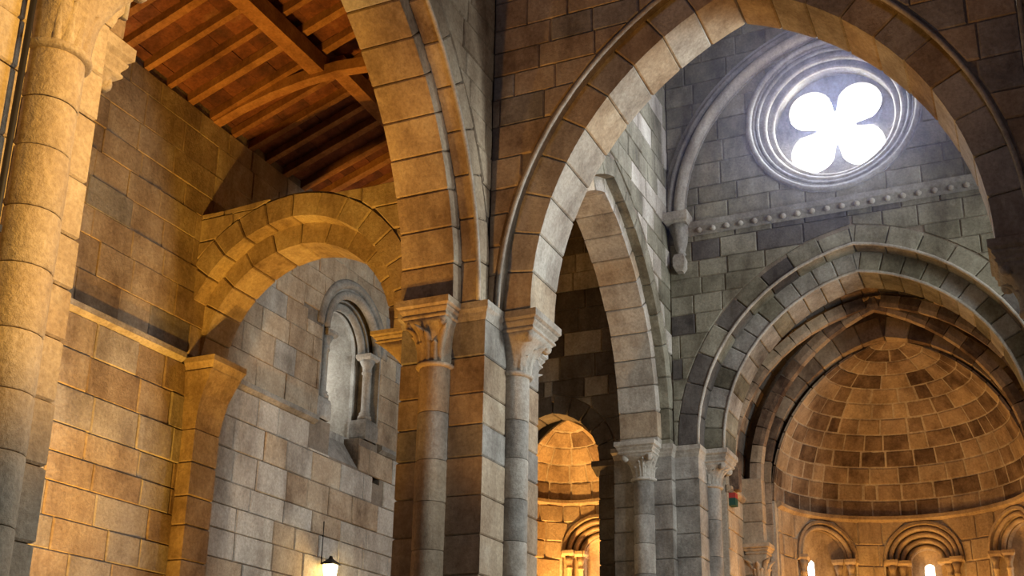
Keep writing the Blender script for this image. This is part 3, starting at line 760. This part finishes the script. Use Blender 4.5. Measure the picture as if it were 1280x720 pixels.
# ================================================================== aisle arch and the low wall it carries
FA = Flat('W', 12.6)
AA1 = Arch(-9.38, 1.82, 5.62, 1.86); AA2 = Arch(-9.38, 1.62, 5.5, 1.66)
def low_top(u):
    y = -u
    if y > 10.3: return 7.82
    if y < 8.3: return 7.72
    return min(7.98, max(7.74, AA1.top(u, 0.42)))
wl = struct('wall_aisle_arch', slab(FA, -11.1, -7.1, 5.5, 7.7, [ArchHole(AA1, 0.2)], -0.02, -0.8, topfn=lambda u: low_top(u) - 0.03).me('wall_aisle_arch', MO_DARK))
masonry(wl, FA, -11.05, -7.2, 5.5, 8.1, [ArchHole(AA1, 0.36)], ST_WARM, 91, course=0.38, topfn=low_top, depth=0.25)
a5 = thing('aisle_arch', 'orange-lit round aisle arch on the north wall below the timber roof', 'arch', (12.9, 9.4, 5.5))
voussoirs(a5, FA, AA1, 0.0, 0.35, 0.01, -0.29, 0.42, ST_WARM, 92, z0=5.5)
voussoirs(a5, FA, AA2, 0.0, 0.34, -0.25, -0.82, 0.42, ST_WARM, 93)
# respond on the north wall
rs = thing('wall_respond', 'amber flat pilaster with plain impost on the north aisle wall', 'pilaster', (12.9, 10.8, FLOOR))
core(rs, 12.66, 13.2, 10.80, 11.1, FLOOR, 4.45, ST_WARM, 95)
g = Geo(); LV_ = [(0.0, 0.0, 4.45), (0.02, 0.03, 4.7), (0.03, 0.09, 4.95), (0.05, 0.18, 5.15), (0.07, 0.25, 5.3)]
g.add([(x, y, z) for ox, oy, z in LV_ for x, y in ((12.66 - ox, 10.8 - oy), (13.2 + ox, 10.8 - oy), (13.2 + ox, 11.08), (12.66 - ox, 11.08))], [(4 * i + j, 4 * i + (j + 1) % 4, 4 * i + 4 + (j + 1) % 4, 4 * i + 4 + j) for i in range(4) for j in range(4)] + [(3, 2, 1, 0), (16, 17, 18, 19)])
obj('flared_stone', g.me('flared_stone', ST_WARM), None, rs)
v, f = rect_loft(12.62, 13.26, 10.56, 11.02, [(0.0, 5.29), (0.03, 5.36), (0.06, 5.42), (0.06, 5.5)]); obj('impost', mesh('impost', v, f, ST_WARM), None, rs)

# ================================================================== timber lean-to roof of the aisle
SL = 0.35
rz = lambda y: ROOFN + (11.05 - y) * SL
rf = struct('ceiling', mesh('ceiling', *boxgeo(1.0, 20.4, 0, 1, 0, 1), TILE))
me = rf.data
for vtx in me.vertices:
    y = 11.6 if vtx.co.y < .5 else 6.9
    vtx.co = Vector((vtx.co.x, y, rz(y) + (0.19 if vtx.co.z < .5 else 0.4)))
me.update()
ca = math.cos(math.atan(SL)); ang = math.atan(SL)
RL = (11.2 - 7.0) / ca
v, f = boxgeo(-0.055, 0.055, 0, RL, -0.0, 0.13); rafter = mesh('rafter', v, f, WOOD)
rng = random.Random(3); xr = 8.6; xs = []
while xr < 19.8:
    xs.append(xr)
    M = Matrix.Translation((xr, 11.2, rz(11.2))) @ Matrix.Rotation(pi, 4, 'Z') @ Matrix.Rotation(ang, 4, 'X') @ Matrix.Rotation(rng.uniform(-.012, .012), 4, 'Z') @ Matrix.Diagonal((rng.uniform(.85, 1.2), 1, rng.uniform(.9, 1.1), 1))
    obj('rafter', rafter, M, rf); xr += rng.uniform(0.44, 0.54)
v, f = boxgeo(-0.5, 0.5, 0.006, 0.994, 0, 0.03); tl = mesh('roof_tile', v, f, TILE); cnt = 0
for a, b in zip(xs, xs[1:]):
    if a < 9.3 or a > 16.5: continue
    s_ = 0.0
    while s_ < RL - 0.1 and cnt < 295:
        h = rng.uniform(0.24, 0.36)
        M = Matrix.Translation(((a + b) / 2, 11.2, rz(11.2))) @ Matrix.Rotation(pi, 4, 'Z') @ Matrix.Rotation(ang, 4, 'X') @ Matrix.Translation((0, s_, 0.13 + rng.uniform(-.008, .012))) @ Matrix.Rotation(rng.uniform(-.02, .02), 4, 'X') @ Matrix.Diagonal((b - a - 0.02, h, 1, 1))
        obj('roof_tile', tl, M, rf); s_ += h; cnt += 1
def beam(name, pts, wd, hg, parent, m=WOOD, axis='y'):
    vs = []; fs = []
    for i, p in enumerate(pts):
        p = Vector(p); q = Vector(pts[min(i + 1, len(pts) - 1)]) - Vector(pts[max(i - 1, 0)]); q.normalize()
        s_ = q.cross(Vector((0, 0, 1))).normalized() * wd / 2; t_ = s_.cross(q).normalized() * hg / 2
        vs += [p - s_ - t_, p + s_ - t_, p + s_ + t_, p - s_ + t_]
    for i in range(len(pts) - 1):
        for j in range(4): j2 = (j + 1) % 4; fs.append((4 * i + j, 4 * i + j2, 4 * i + 4 + j2, 4 * i + 4 + j))
    k = 4 * (len(pts) - 1); fs += [(3, 2, 1, 0), (k, k + 1, k + 2, k + 3)]
    return obj(name, mesh(name, vs, fs, m), None, parent)
beam('purlin', [(8.4, 9.16, rz(9.16) - 0.13), (12.74, 9.16, rz(9.16) - 0.13)], 0.26, 0.27, rf)
beam('purlin', [(12.8, 8.95, rz(8.95) - 0.12), (19.8, 9.1, rz(9.1) - 0.12)], 0.24, 0.25, rf)
beam('tie_beam', [(12.7, 11.1, 9.5), (12.7, 10.6, 9.66), (12.7, 10.0, 9.79), (12.7, 9.4, 9.86), (12.7, 8.8, 9.88), (12.7, 8.2, 9.82), (12.7, 7.6, 9.7), (12.7, 7.0, 9.52)], 0.17, 0.17, rf)

# ================================================================== transept east wall and north chapel
FT = Flat('W', 20.2)
ACH = Arch(-8.42, 0.97, 5.45, 1.05)
wt = struct('wall_transept_east', slab(FT, -11.1, -6.9, FLOOR, 11.0, [ArchHole(ACH, 0.25)], -0.012, -0.5).me('wall_transept_east', MO_DARK))
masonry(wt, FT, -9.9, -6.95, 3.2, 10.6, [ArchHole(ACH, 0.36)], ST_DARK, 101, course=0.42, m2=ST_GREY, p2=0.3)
a6 = thing('chapel_arch', 'dark round arch opening to the glowing north chapel', 'arch', (20.4, 8.42, 5.4))
voussoirs(a6, FT, ACH, 0.0, 0.35, 0.01, -0.5, 0.34, ST_DARK, 102)
for sg in (-1, 1):
    y0 = 8.42 + sg * (0.97 + 0.0); lo, hi = sorted((y0 - sg * 0.12, y0 + sg * 0.4))
    v, f = rect_loft(20.16, 20.72, lo, hi, [(-0.06, 5.16), (0.0, 5.3), (0.02, 5.34), (0.02, 5.45)])
    obj('impost', mesh('impost', v, f, ST_DARK), None, a6)
    lo, hi = sorted((y0, y0 + sg * 0.3)); core(a6, 20.19, 20.7, lo, hi, FLOOR, 5.18, ST_DARK, 104 + sg, name='jamb_stone')

def cylinder_frame(cx, cy, r):
    return Bent(lambda u, v, w_: Vector((cx + (r - w_) * math.cos(-u / r), cy + (r - w_) * math.sin(-u / r), v)))
def dome(name, cx, cy, r, zs, rise, m, mo, seed, half=R(95), course=0.40, wmin=0.4, wmax=0.8, m2=None, p2=0.0):
    A = Arch(0, r, zs, rise); fm = math.acos(A.off / A.R)
    def pt(az, t, w_):
        rad = (A.R - w_) * math.cos(t) - A.off; z = zs + (A.R - w_) * math.sin(t)
        return Vector((cx + max(rad, 0.0) * math.cos(az), cy + max(rad, 0.0) * math.sin(az), z))
    g = Geo(); na, ntt = 28, 12; vs = []; fs = []
    for w_ in (-0.002, -0.35):
        for j in range(ntt + 1): vs += [pt(-half + 2 * half * i / na, fm * j / ntt, w_) for i in range(na + 1)]
    k = na + 1; o_ = k * (ntt + 1)
    for j in range(ntt):
        for i in range(na):
            a = j * k + i; fs += [(a, a + k, a + k + 1, a + 1), (o_ + a, o_ + a + 1, o_ + a + k + 1, o_ + a + k)]
    g.add(vs, fs)
    root = struct(name, g.me(name, mo, False))
    rg = random.Random(seed); nc = max(3, round(A.R * fm / course))
    for c in range(nc):
        t0, t1 = fm * c / nc, fm * (c + 1) / nc
        rad = (A.R * math.cos((t0 + t1) / 2) - A.off)
        if rad < 0.12: continue
        az = -half
        while az < half - 0.02:
            wd = rg.uniform(wmin, wmax) / rad; az1 = min(half, az + wd)
            if half - az1 < 0.35 * wd: az1 = half
            ja = 0.016 / rad; jt = 0.014 / A.R; b = 0.008
            pr = rg.uniform(0.004, 0.018)
            S = []
            for (w_, q) in ((-0.05, 0), (pr - b, 0), (pr, 1)):
                ia, it = ja + q * 0.02 / rad, jt + q * 0.02 / A.R
                am = (az + az1) / 2
                S += [pt(az + ia, t0 + it, w_), pt(am, t0 + it, w_), pt(az1 - ia, t0 + it, w_), pt(az1 - ia, t1 - it, w_), pt(am, t1 - it, w_), pt(az + ia, t1 - it, w_)]
            cen = sum(S, Vector()) / len(S); F = []
            for q in range(2):
                for i in range(6): i2 = (i + 1) % 6; F.append((6 * q + i, 6 * q + 6 + i, 6 * q + 6 + i2, 6 * q + i2))
            F += [(12, 17, 16, 13), (13, 16, 15, 14)]
            mm = m2 if m2 and rg.random() < p2 else m
            obj('stone', mesh('stone', [p - cen for p in S], F, mm), Matrix.Translation(cen), root)
            az = az1
    return root
def apse_window(name, fr, uc, zs, r, rings, sill, slit, m, seed, cols=True, slit_w=0.075, deep=-0.62):
    """round-headed window with stepped rolls, colonnettes and a bright slit"""
    A = Arch(uc, r, zs, r)
    root = struct(name, mesh(name, [fr.pt(uc + x, y, -0.02) for x, y in ((-r, zs), (r, zs))] + [fr.pt(uc, zs + .1, -.02)], [(0, 1, 2)], m))
    bm_ = root.data; bm_.clear_geometry()
    pa = A.path(0.02, zs, 10); prof = [(0.0, -0.02), (0.0, 0.05), (-0.06, 0.06), (-0.08, -0.02)]; kk = len(prof)
    vs = [fr.pt(p[0] + q[0] * a, p[1] + q[1] * a, b) for p, q in pa for a, b in prof]
    bm_.from_pydata([tuple(p) for p in vs], [], [(i * kk + j, (i + 1) * kk + j, (i + 1) * kk + (j + 1) % kk, i * kk + (j + 1) % kk) for i in range(len(pa) - 1) for j in range(kk)]); bm_.update()
    ri = r
    for k in range(rings):
        ri = r - 0.12 - k * 0.115
        arch_sweep('arch_roll', fr, Arch(uc, ri, zs, ri), 0.0, roll(0.048, 0, -0.01 - 0.09 * k, 8), m, root, n=8)
        arch_sweep('arch_step', fr, Arch(uc, ri, zs, ri), 0.0, [(0.075, -0.06 - 0.09 * k), (-0.05, -0.06 - 0.09 * k), (-0.05, -0.16 - 0.09 * k), (0.075, -0.16 - 0.09 * k)], m, root, n=8, smooth=False)
    ri -= 0.04
    wv = -0.08 - 0.09 * rings
    splay('reveal', fr, Arch(uc, ri, zs, ri), sill, wv, Arch(slit, slit_w, zs - 0.08, slit_w), sill + 0.15, deep, m, root, n=8)
    pane('pane', fr, Arch(slit, slit_w, zs - 0.08, slit_w), sill + 0.15, deep + 0.02, SLITGLASS, root, n=8)
    for sg in (-1, 1):
        if cols:
            for q in range(2):
                colonnette(root, fr, uc + sg * (r - 0.14 - q * 0.2), sill, zs - 0.10, 0.03 - 0.14 * q, 0.05, m)
        v0 = Geo()
        a, b = sorted((uc + sg * (ri - 0.02), uc + sg * (r + 0.03)))
        P = []
        for (vv, wf) in ((zs - 0.10, 0.02), (zs - 0.06, 0.06), (zs, 0.06)):
            P += [fr.pt(a, vv, wf), fr.pt((a + b) / 2, vv, wf), fr.pt(b, vv, wf), fr.pt(b, vv, -0.4), fr.pt(a, vv, -0.4)]
        F = [(5 * i + j, 5 * i + (j + 1) % 5, 5 * i + 5 + (j + 1) % 5, 5 * i + 5 + j) for i in range(2) for j in range(5)] + [(4, 3, 2, 1, 0), (10, 11, 12, 13, 14)]
        obj('impost', mesh('impost', P, F, m), None, root)
        a, b = sorted((uc + sg * (ri - 0.0), uc + sg * (r + 0.03)))
        jm = slab(fr, a, b, sill, zs - 0.08, [], -0.17, -0.5); obj('jamb', jm.me('jamb', m), None, root)
    return root
# ---- north chapel
CC = (20.7, 8.3); CR = 0.95
FC = cylinder_frame(CC[0], CC[1], CR)
ucw = R(15) * CR
hc = ArchHole(Arch(ucw, 0.70, 4.02, 0.70), 0.0, 2.6)
wc = struct('wall_chapel', slab(FC, -pi / 2 * CR, pi / 2 * CR, FLOOR, 5.0, [hc], -0.012, -0.7, du=0.08).me('wall_chapel', MO_LITE))
masonry(wc, FC, -pi / 2 * CR, pi / 2 * CR, 2.4, 4.95, [ArchHole(Arch(ucw, 0.72, 4.02, 0.72), 0.0, 2.6)], ST_GOLD, 111, course=0.36, wmin=0.32, wmax=0.55, joint=0.016)
line_sweep('string_moulding', FC, -pi / 2 * CR, pi / 2 * CR, [(4.93, -0.04), (4.95, 0.02), (5.0, 0.06), (5.06, 0.06), (5.08, -0.04)], ST_GOLD, wc, n=20)
dome('ceiling_chapel', CC[0], CC[1], CR, 5.05, 1.45, ST_GOLD, MO_LITE, 112, course=0.36, wmin=0.35, wmax=0.6, m2=ST_APSE, p2=0.35)
apse_window('window_6', FC, ucw, 4.02, 0.70, 3, 2.6, ucw, ST_GOLD, 113)

# ================================================================== chancel bay: side walls, barrel, diagonal ribs
CY = 2.35
for (face, yv, sgn, nm) in (('S', 5.2, 1, 'wall_chancel_north'), ('N', -0.35, -1, 'wall_chancel_south')):
    F_ = Flat(face, yv); u0, u1 = (20.95, 22.6) if face == 'S' else (-22.6, -20.95)
    wch = struct(nm, slab(F_, u0, u1, FLOOR, 6.0, [], -0.012, -0.5).me(nm, MO_LITE))
    masonry(wch, F_, u0, u1, 2.2, 4.85, [], ST_GOLD, 121, course=0.4)
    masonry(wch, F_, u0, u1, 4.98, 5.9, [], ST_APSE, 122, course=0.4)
    line_sweep('string_moulding', F_, u0, u1, [(4.84, -0.03), (4.86, 0.03), (4.91, 0.09), (4.96, 0.09), (4.99, -0.03)], ST_GOLD, wch)
BV = Arch(-2.43, 2.77, 5.5, 3.2)
fmb = math.acos(BV.off / BV.R)
def barrel_pt(u, v, w_):
    """u along the church (x), v along the arc from the north springing (0) over the crown to the south"""
    t = v / BV.R
    if t <= fmb: a, sg = t, -1
    else: a, sg = 2 * fmb - t, 1
    uu = BV.c + sg * ((BV.R - w_) * math.cos(a) - BV.off)
    return Vector((u, -uu, BV.zs + (BV.R - w_) * math.sin(a)))
FB = Bent(barrel_pt)
g = Geo()
nb = 32; LV = 2 * fmb * BV.R
for i in range(nb):
    a, b = LV * i / nb, LV * (i + 1) / nb
    P = [FB.pt(x, v, w_) for w_ in (-0.012, -0.35) for x, v in ((20.95, a), (22.75, a), (22.75, b), (20.95, b))]
    g.add(P, [(0, 1, 2, 3), (7, 6, 5, 4), (0, 4, 5, 1), (2, 6, 7, 3), (1, 5, 6, 2), (0, 3, 7, 4)])
bv = struct('ceiling_chancel', g.me('ceiling_chancel', MO_DARK))
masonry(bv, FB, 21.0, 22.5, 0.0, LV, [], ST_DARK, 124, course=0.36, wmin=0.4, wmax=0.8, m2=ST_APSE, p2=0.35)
rv = thing('vault_ribs', 'pair of crossing brown diagonal ribs under the chancel vault', 'ribs', (21.7, 2.4, 5.3))
def rib(p0, p1, seed):
    A = Arch(0, 2.33, 5.3, 3.08); n = 12
    rg = random.Random(seed); pts = []
    fm = math.acos(A.off / A.R)
    for sg in (1, -1):
        row = [(sg * (A.R * math.cos(fm * i / n) - A.off) / 2.33, A.zs + A.R * math.sin(fm * i / n), fm * i / n) for i in range(n + 1)]
        for (s0, z0, t0), (s1, z1, t1) in zip(row, row[1:]):
            m0 = Vector(p0).lerp(Vector(p1), (1 - s0) / 2); m1 = Vector(p0).lerp(Vector(p1), (1 - s1) / 2)
            A0 = Vector((m0.x, m0.y, z0)); A1 = Vector((m1.x, m1.y, z1)); q = (A1 - A0).normalized()
            A0 += q * 0.004; A1 -= q * 0.004
            side = q.cross(Vector((0, 0, 1))).normalized() * 0.10; upv = side.cross(q).normalized() * 0.22
            if upv.z < 0: upv = -upv
            ch = side * 0.7
            S = []
            for P in (A0, A1): S += [P - ch, P + ch, P + side + upv * .35, P + side + upv, P - side + upv, P - side + upv * .35]
            F = [(i, (i + 1) % 6, 6 + (i + 1) % 6, 6 + i) for i in range(6)] + [tuple(range(6))[::-1], tuple(range(6, 12))]
            cen = (A0 + A1) / 2
            obj('rib_stone', mesh('rib_stone', [s_ - cen for s_ in S], F, ST_GOLD if rg.random() < .3 else ST_APSE), Matrix.Translation(cen), rv)
    v, f = boxgeo(-0.13, 0.13, -0.13, 0.13, 0, 1.3)
rib((22.2, 4.80, 0), (21.2, -0.25, 0), 125); rib((21.2, 5.08, 0), (22.2, 0.0, 0), 126)
# responds carrying the apse arch and the ribs
for yv, label in ((4.98, 'golden carved respond column in front of the left end of the apse'), (-0.18, 'golden carved respond column in front of the right end of the apse')):
    rp = thing('wall_respond', label, 'column', (22.2, yv, FLOOR))
    sg = 1 if yv > 2 else -1
    lo, hi = sorted((yv - sg * 0.08, yv + sg * 0.3))
    core(rp, 22.05, 22.5, lo, hi, FLOOR, 3.85, ST_GOLD, 127)
    half_column(rp, 22.2, yv - sg * 0.05, 0.14, FLOOR, 3.3, ST_GOLD, 128)
    lo, hi = sorted((yv - sg * 0.30, yv + sg * 0.25))
    capital(rp, 22.2, yv - sg * 0.05, 0.15, 3.32, 4.05, (21.98, 22.52, lo, hi), ST_GOLD, [180, -90 * sg], ab=0.2)
    lo, hi = sorted((yv - sg * 0.17, yv + sg * 0.25))
    core(rp, 22.1, 22.5, lo, hi, 4.05, 5.35, ST_GOLD, 129)
    core(rp, 21.08, 21.32, *sorted((yv + sg * 0.02, yv + sg * 0.25)), 4.9, 5.35, ST_APSE, 130, name='rib_foot')

# ================================================================== apse
FAW = Flat('W', 22.42)
AAP = Arch(-2.33, 2.36, 5.3, 2.74)
a7 = thing('apse_arch', 'round brown arch rimming the half-dome of the apse', 'arch', (22.6, 2.33, 5.3))
voussoirs(a7, FAW, AAP, 0.0, 0.42, 0.0, -0.34, 0.42, ST_APSE, 131, z0=4.06, m2=ST_GOLD, p2=0.3)
wap = struct('wall_apse_arch', slab(FAW, -5.4, 0.6, FLOOR, 9.2, [ArchHole(AAP, 0.07)], -0.04, -0.3).me('wall_apse_arch', MO_DARK))
XA = (22.68, 2.3); RA = 2.34
FAP = cylinder_frame(XA[0], XA[1], RA)
wins = [(R(-49) * RA, 1, 0.76, R(-51) * RA), (R(3) * RA, 4, 0.78, R(3) * RA), (R(55) * RA, 2, 0.76, R(55) * RA)]
hs = [ArchHole(Arch(u, r_, 4.06, r_), -0.01, 2.4) for u, k, r_, sl in wins]
wap2 = struct('wall_apse', slab(FAP, -R(95) * RA, R(95) * RA, FLOOR, 4.95, hs, -0.012, -0.75, du=0.1).me('wall_apse', MO_LITE))
masonry(wap2, FAP, -pi / 2 * RA, pi / 2 * RA, 2.6, 4.88, [ArchHole(Arch(u, r_, 4.06, r_), 0.02, 2.4) for u, k, r_, sl in wins], ST_GOLD, 132, course=0.40, wmin=0.4, wmax=0.7, m2=ST_APSE, p2=0.25, joint=0.018)
line_sweep('string_moulding', FAP, -pi / 2 * RA, pi / 2 * RA, [(4.84, -0.04), (4.86, 0.02), (4.91, 0.09), (4.98, 0.09), (5.02, -0.04)], ST_GOLD, wap2, n=32)
for q, (u, k, r_, sl) in enumerate(wins): apse_window('window_%d' % (3 + q), FAP, u, 4.06, r_, k, 2.4, sl, ST_GOLD, 133 + q, deep=-0.32 if k == 1 else -0.62)
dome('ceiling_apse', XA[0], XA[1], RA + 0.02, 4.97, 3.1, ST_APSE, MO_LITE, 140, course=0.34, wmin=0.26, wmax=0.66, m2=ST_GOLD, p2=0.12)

# ================================================================== small things
lt = thing('wall_lantern', 'small lit iron lantern on the grey wall below the deep window', 'lamp', (16.45, 10.95, 2.5))
LX, LY, LZ = 16.42, 10.84, 2.82
v, f = rect_loft(LX - 0.07, LX + 0.07, LY - 0.07, LY + 0.07, [(-0.02, LZ), (0.0, LZ + 0.02), (0.02, LZ + 0.24), (0.02, LZ + 0.25)]); obj('lamp_glass', mesh('lamp_glass', v, f, LAMPGLASS), None, lt)
v, f = rect_loft(LX - 0.03, LX + 0.03, LY - 0.03, LY + 0.03, [(0.09, LZ + 0.25), (0.09, LZ + 0.27), (0.0, LZ + 0.35), (-0.015, LZ + 0.40)]); obj('lamp_cap', mesh('lamp_cap', v, f, IRON), None, lt)
v, f = rect_loft(LX - 0.06, LX + 0.06, LY - 0.06, LY + 0.06, [(-0.03, LZ - 0.06), (0.0, LZ - 0.02), (0.0, LZ)]); obj('lamp_base', mesh('lamp_base', v, f, IRON), None, lt)
v, f = boxgeo(LX - 0.015, LX + 0.015, LY - 0.01, 11.04, LZ - 0.12, LZ - 0.06); obj('bracket', mesh('bracket', v, f, IRON), None, lt)
v, f = boxgeo(LX - 0.008, LX + 0.008, 11.02, 11.04, LZ + 0.3, LZ + 1.0); obj('wire', mesh('wire', v, f, IRON), None, lt)
lamp('POINT', 'lantern_light', (LX, LY - 0.12, LZ + 0.16), (LX, LY - 1, LZ), 60, (1.0, 0.72, 0.30), shadow_soft_size=0.06)
sb = thing('signal_box', 'small dark box with red and green faces on the golden chancel wall', 'box', (21.0, 5.1, 4.5))
for nm, z0, z1, m in (('case', 4.60, 4.74, GREENM), ('lens', 4.74, 4.84, REDM)):
    v, f = boxgeo(21.0, 21.2, 5.06, 5.19, z0, z1); obj(nm, mesh(nm, v, f, m), None, sb)

# ================================================================== parts of the shell outside the picture
def shell(name, x0, x1, y0, y1, z0, z1, m): return struct(name, mesh(name, *boxgeo(x0, x1, y0, y1, z0, z1), m))
shell('ceiling_nave', -8, 12.5, mir(6.1) - 0.9, 7.0, TOPN, TOPN + 0.4, ST_WARM)
shell('ceiling_crossing', 12.4, 20.6, mir(6.1) - 0.9, 6.8, TOPC, TOPC + 0.4, ST_GREY)
shell('wall_crossing_west_upper', 12.6, 13.4, mir(6.1), 6.1, TOPN, TOPC, ST_GREY)
shell('wall_west_aisle', 0.6, 1.0, 7.0, 11.3, FLOOR, 11.4, ST_WARM)
shell('wall_nave_north', -8, 4.4, 6.2, 7.0, FLOOR, TOPN, ST_WARM)
FS = Flat('N', -5.3)
wso = [(Arch(-15.3, 1.1, 7.2, 1.1), 4.4), (Arch(-11.8, 0.8, 4.0, 0.8), 2.0), (Arch(-3.0, 0.8, 4.0, 0.8), 2.0)]
struct('wall_south', slab(FS, -20.6, 8.4, FLOOR, 11.0, [ArchHole(A, 0.0, b) for A, b in wso], 0, -0.7).me('wall_south', ST_WARM))
for q, (A, b) in enumerate(wso):
    pn = struct('window_%d' % (7 + q), mesh('window_%d' % (7 + q), [FS.pt(x, y, -0.4) for x, y in [p for p, d in A.path(0, b, 10)]], [tuple(range(len(A.path(0, b, 10))))], DIMGLASS))
shell('ceiling_south_aisle', -8, 20.6, -6.0, mir(7.0), 10.6, 11.0, WOOD)
shell('wall_crossing_south_upper', 13.0, 20.4, mir(6.7), mir(5.9), 9.6, TOPC, ST_GREY)
shell('wall_transept_east_south', 20.2, 20.6, -6.0, mir(6.0), FLOOR, 11.0, ST_GREY)
WWF = Flat('E', -8.0); RW_ = RoundHole(2.8, 10.6, 1.4)
struct('wall_west', slab(WWF, -6.0, 12.0, FLOOR, TOPN + 0.3, [RW_], 0, -0.7).me('wall_west', ST_WARM))
struct('window_10', mesh('window_10', [WWF.pt(2.8 + 1.4 * math.cos(2 * pi * i / 32), 10.6 + 1.4 * math.sin(2 * pi * i / 32), -0.4) for i in range(32)], [tuple(range(32))], DIMGLASS))  # unseen round window added to match the made-up west light

# ================================================================== bluish haze volume added for the glow around the rose window
hz = obj('haze', mesh('haze', *boxgeo(14.4, 19.38, mir(5.7), 5.7, 8.0, TOPC - 0.1), BLACK)); hz['kind'] = 'stuff'; hz['label'] = 'faint bluish haze added for the glow around the rose window'; hz['category'] = 'haze'
hm = bpy.data.materials.new('glow_haze'); hm.use_nodes = True; nt = hm.node_tree; nt.nodes.remove(nt.nodes['Principled BSDF'])
vs_ = nt.nodes.new('ShaderNodeVolumeScatter'); vs_.inputs['Color'].default_value = (0.60, 0.66, 1.0, 1); vs_.inputs['Density'].default_value = 0.008; vs_.inputs['Anisotropy'].default_value = 0.75
nt.links.new(vs_.outputs[0], nt.nodes['Material Output'].inputs['Volume'])
hz.data.materials.clear(); hz.data.materials.append(hm)
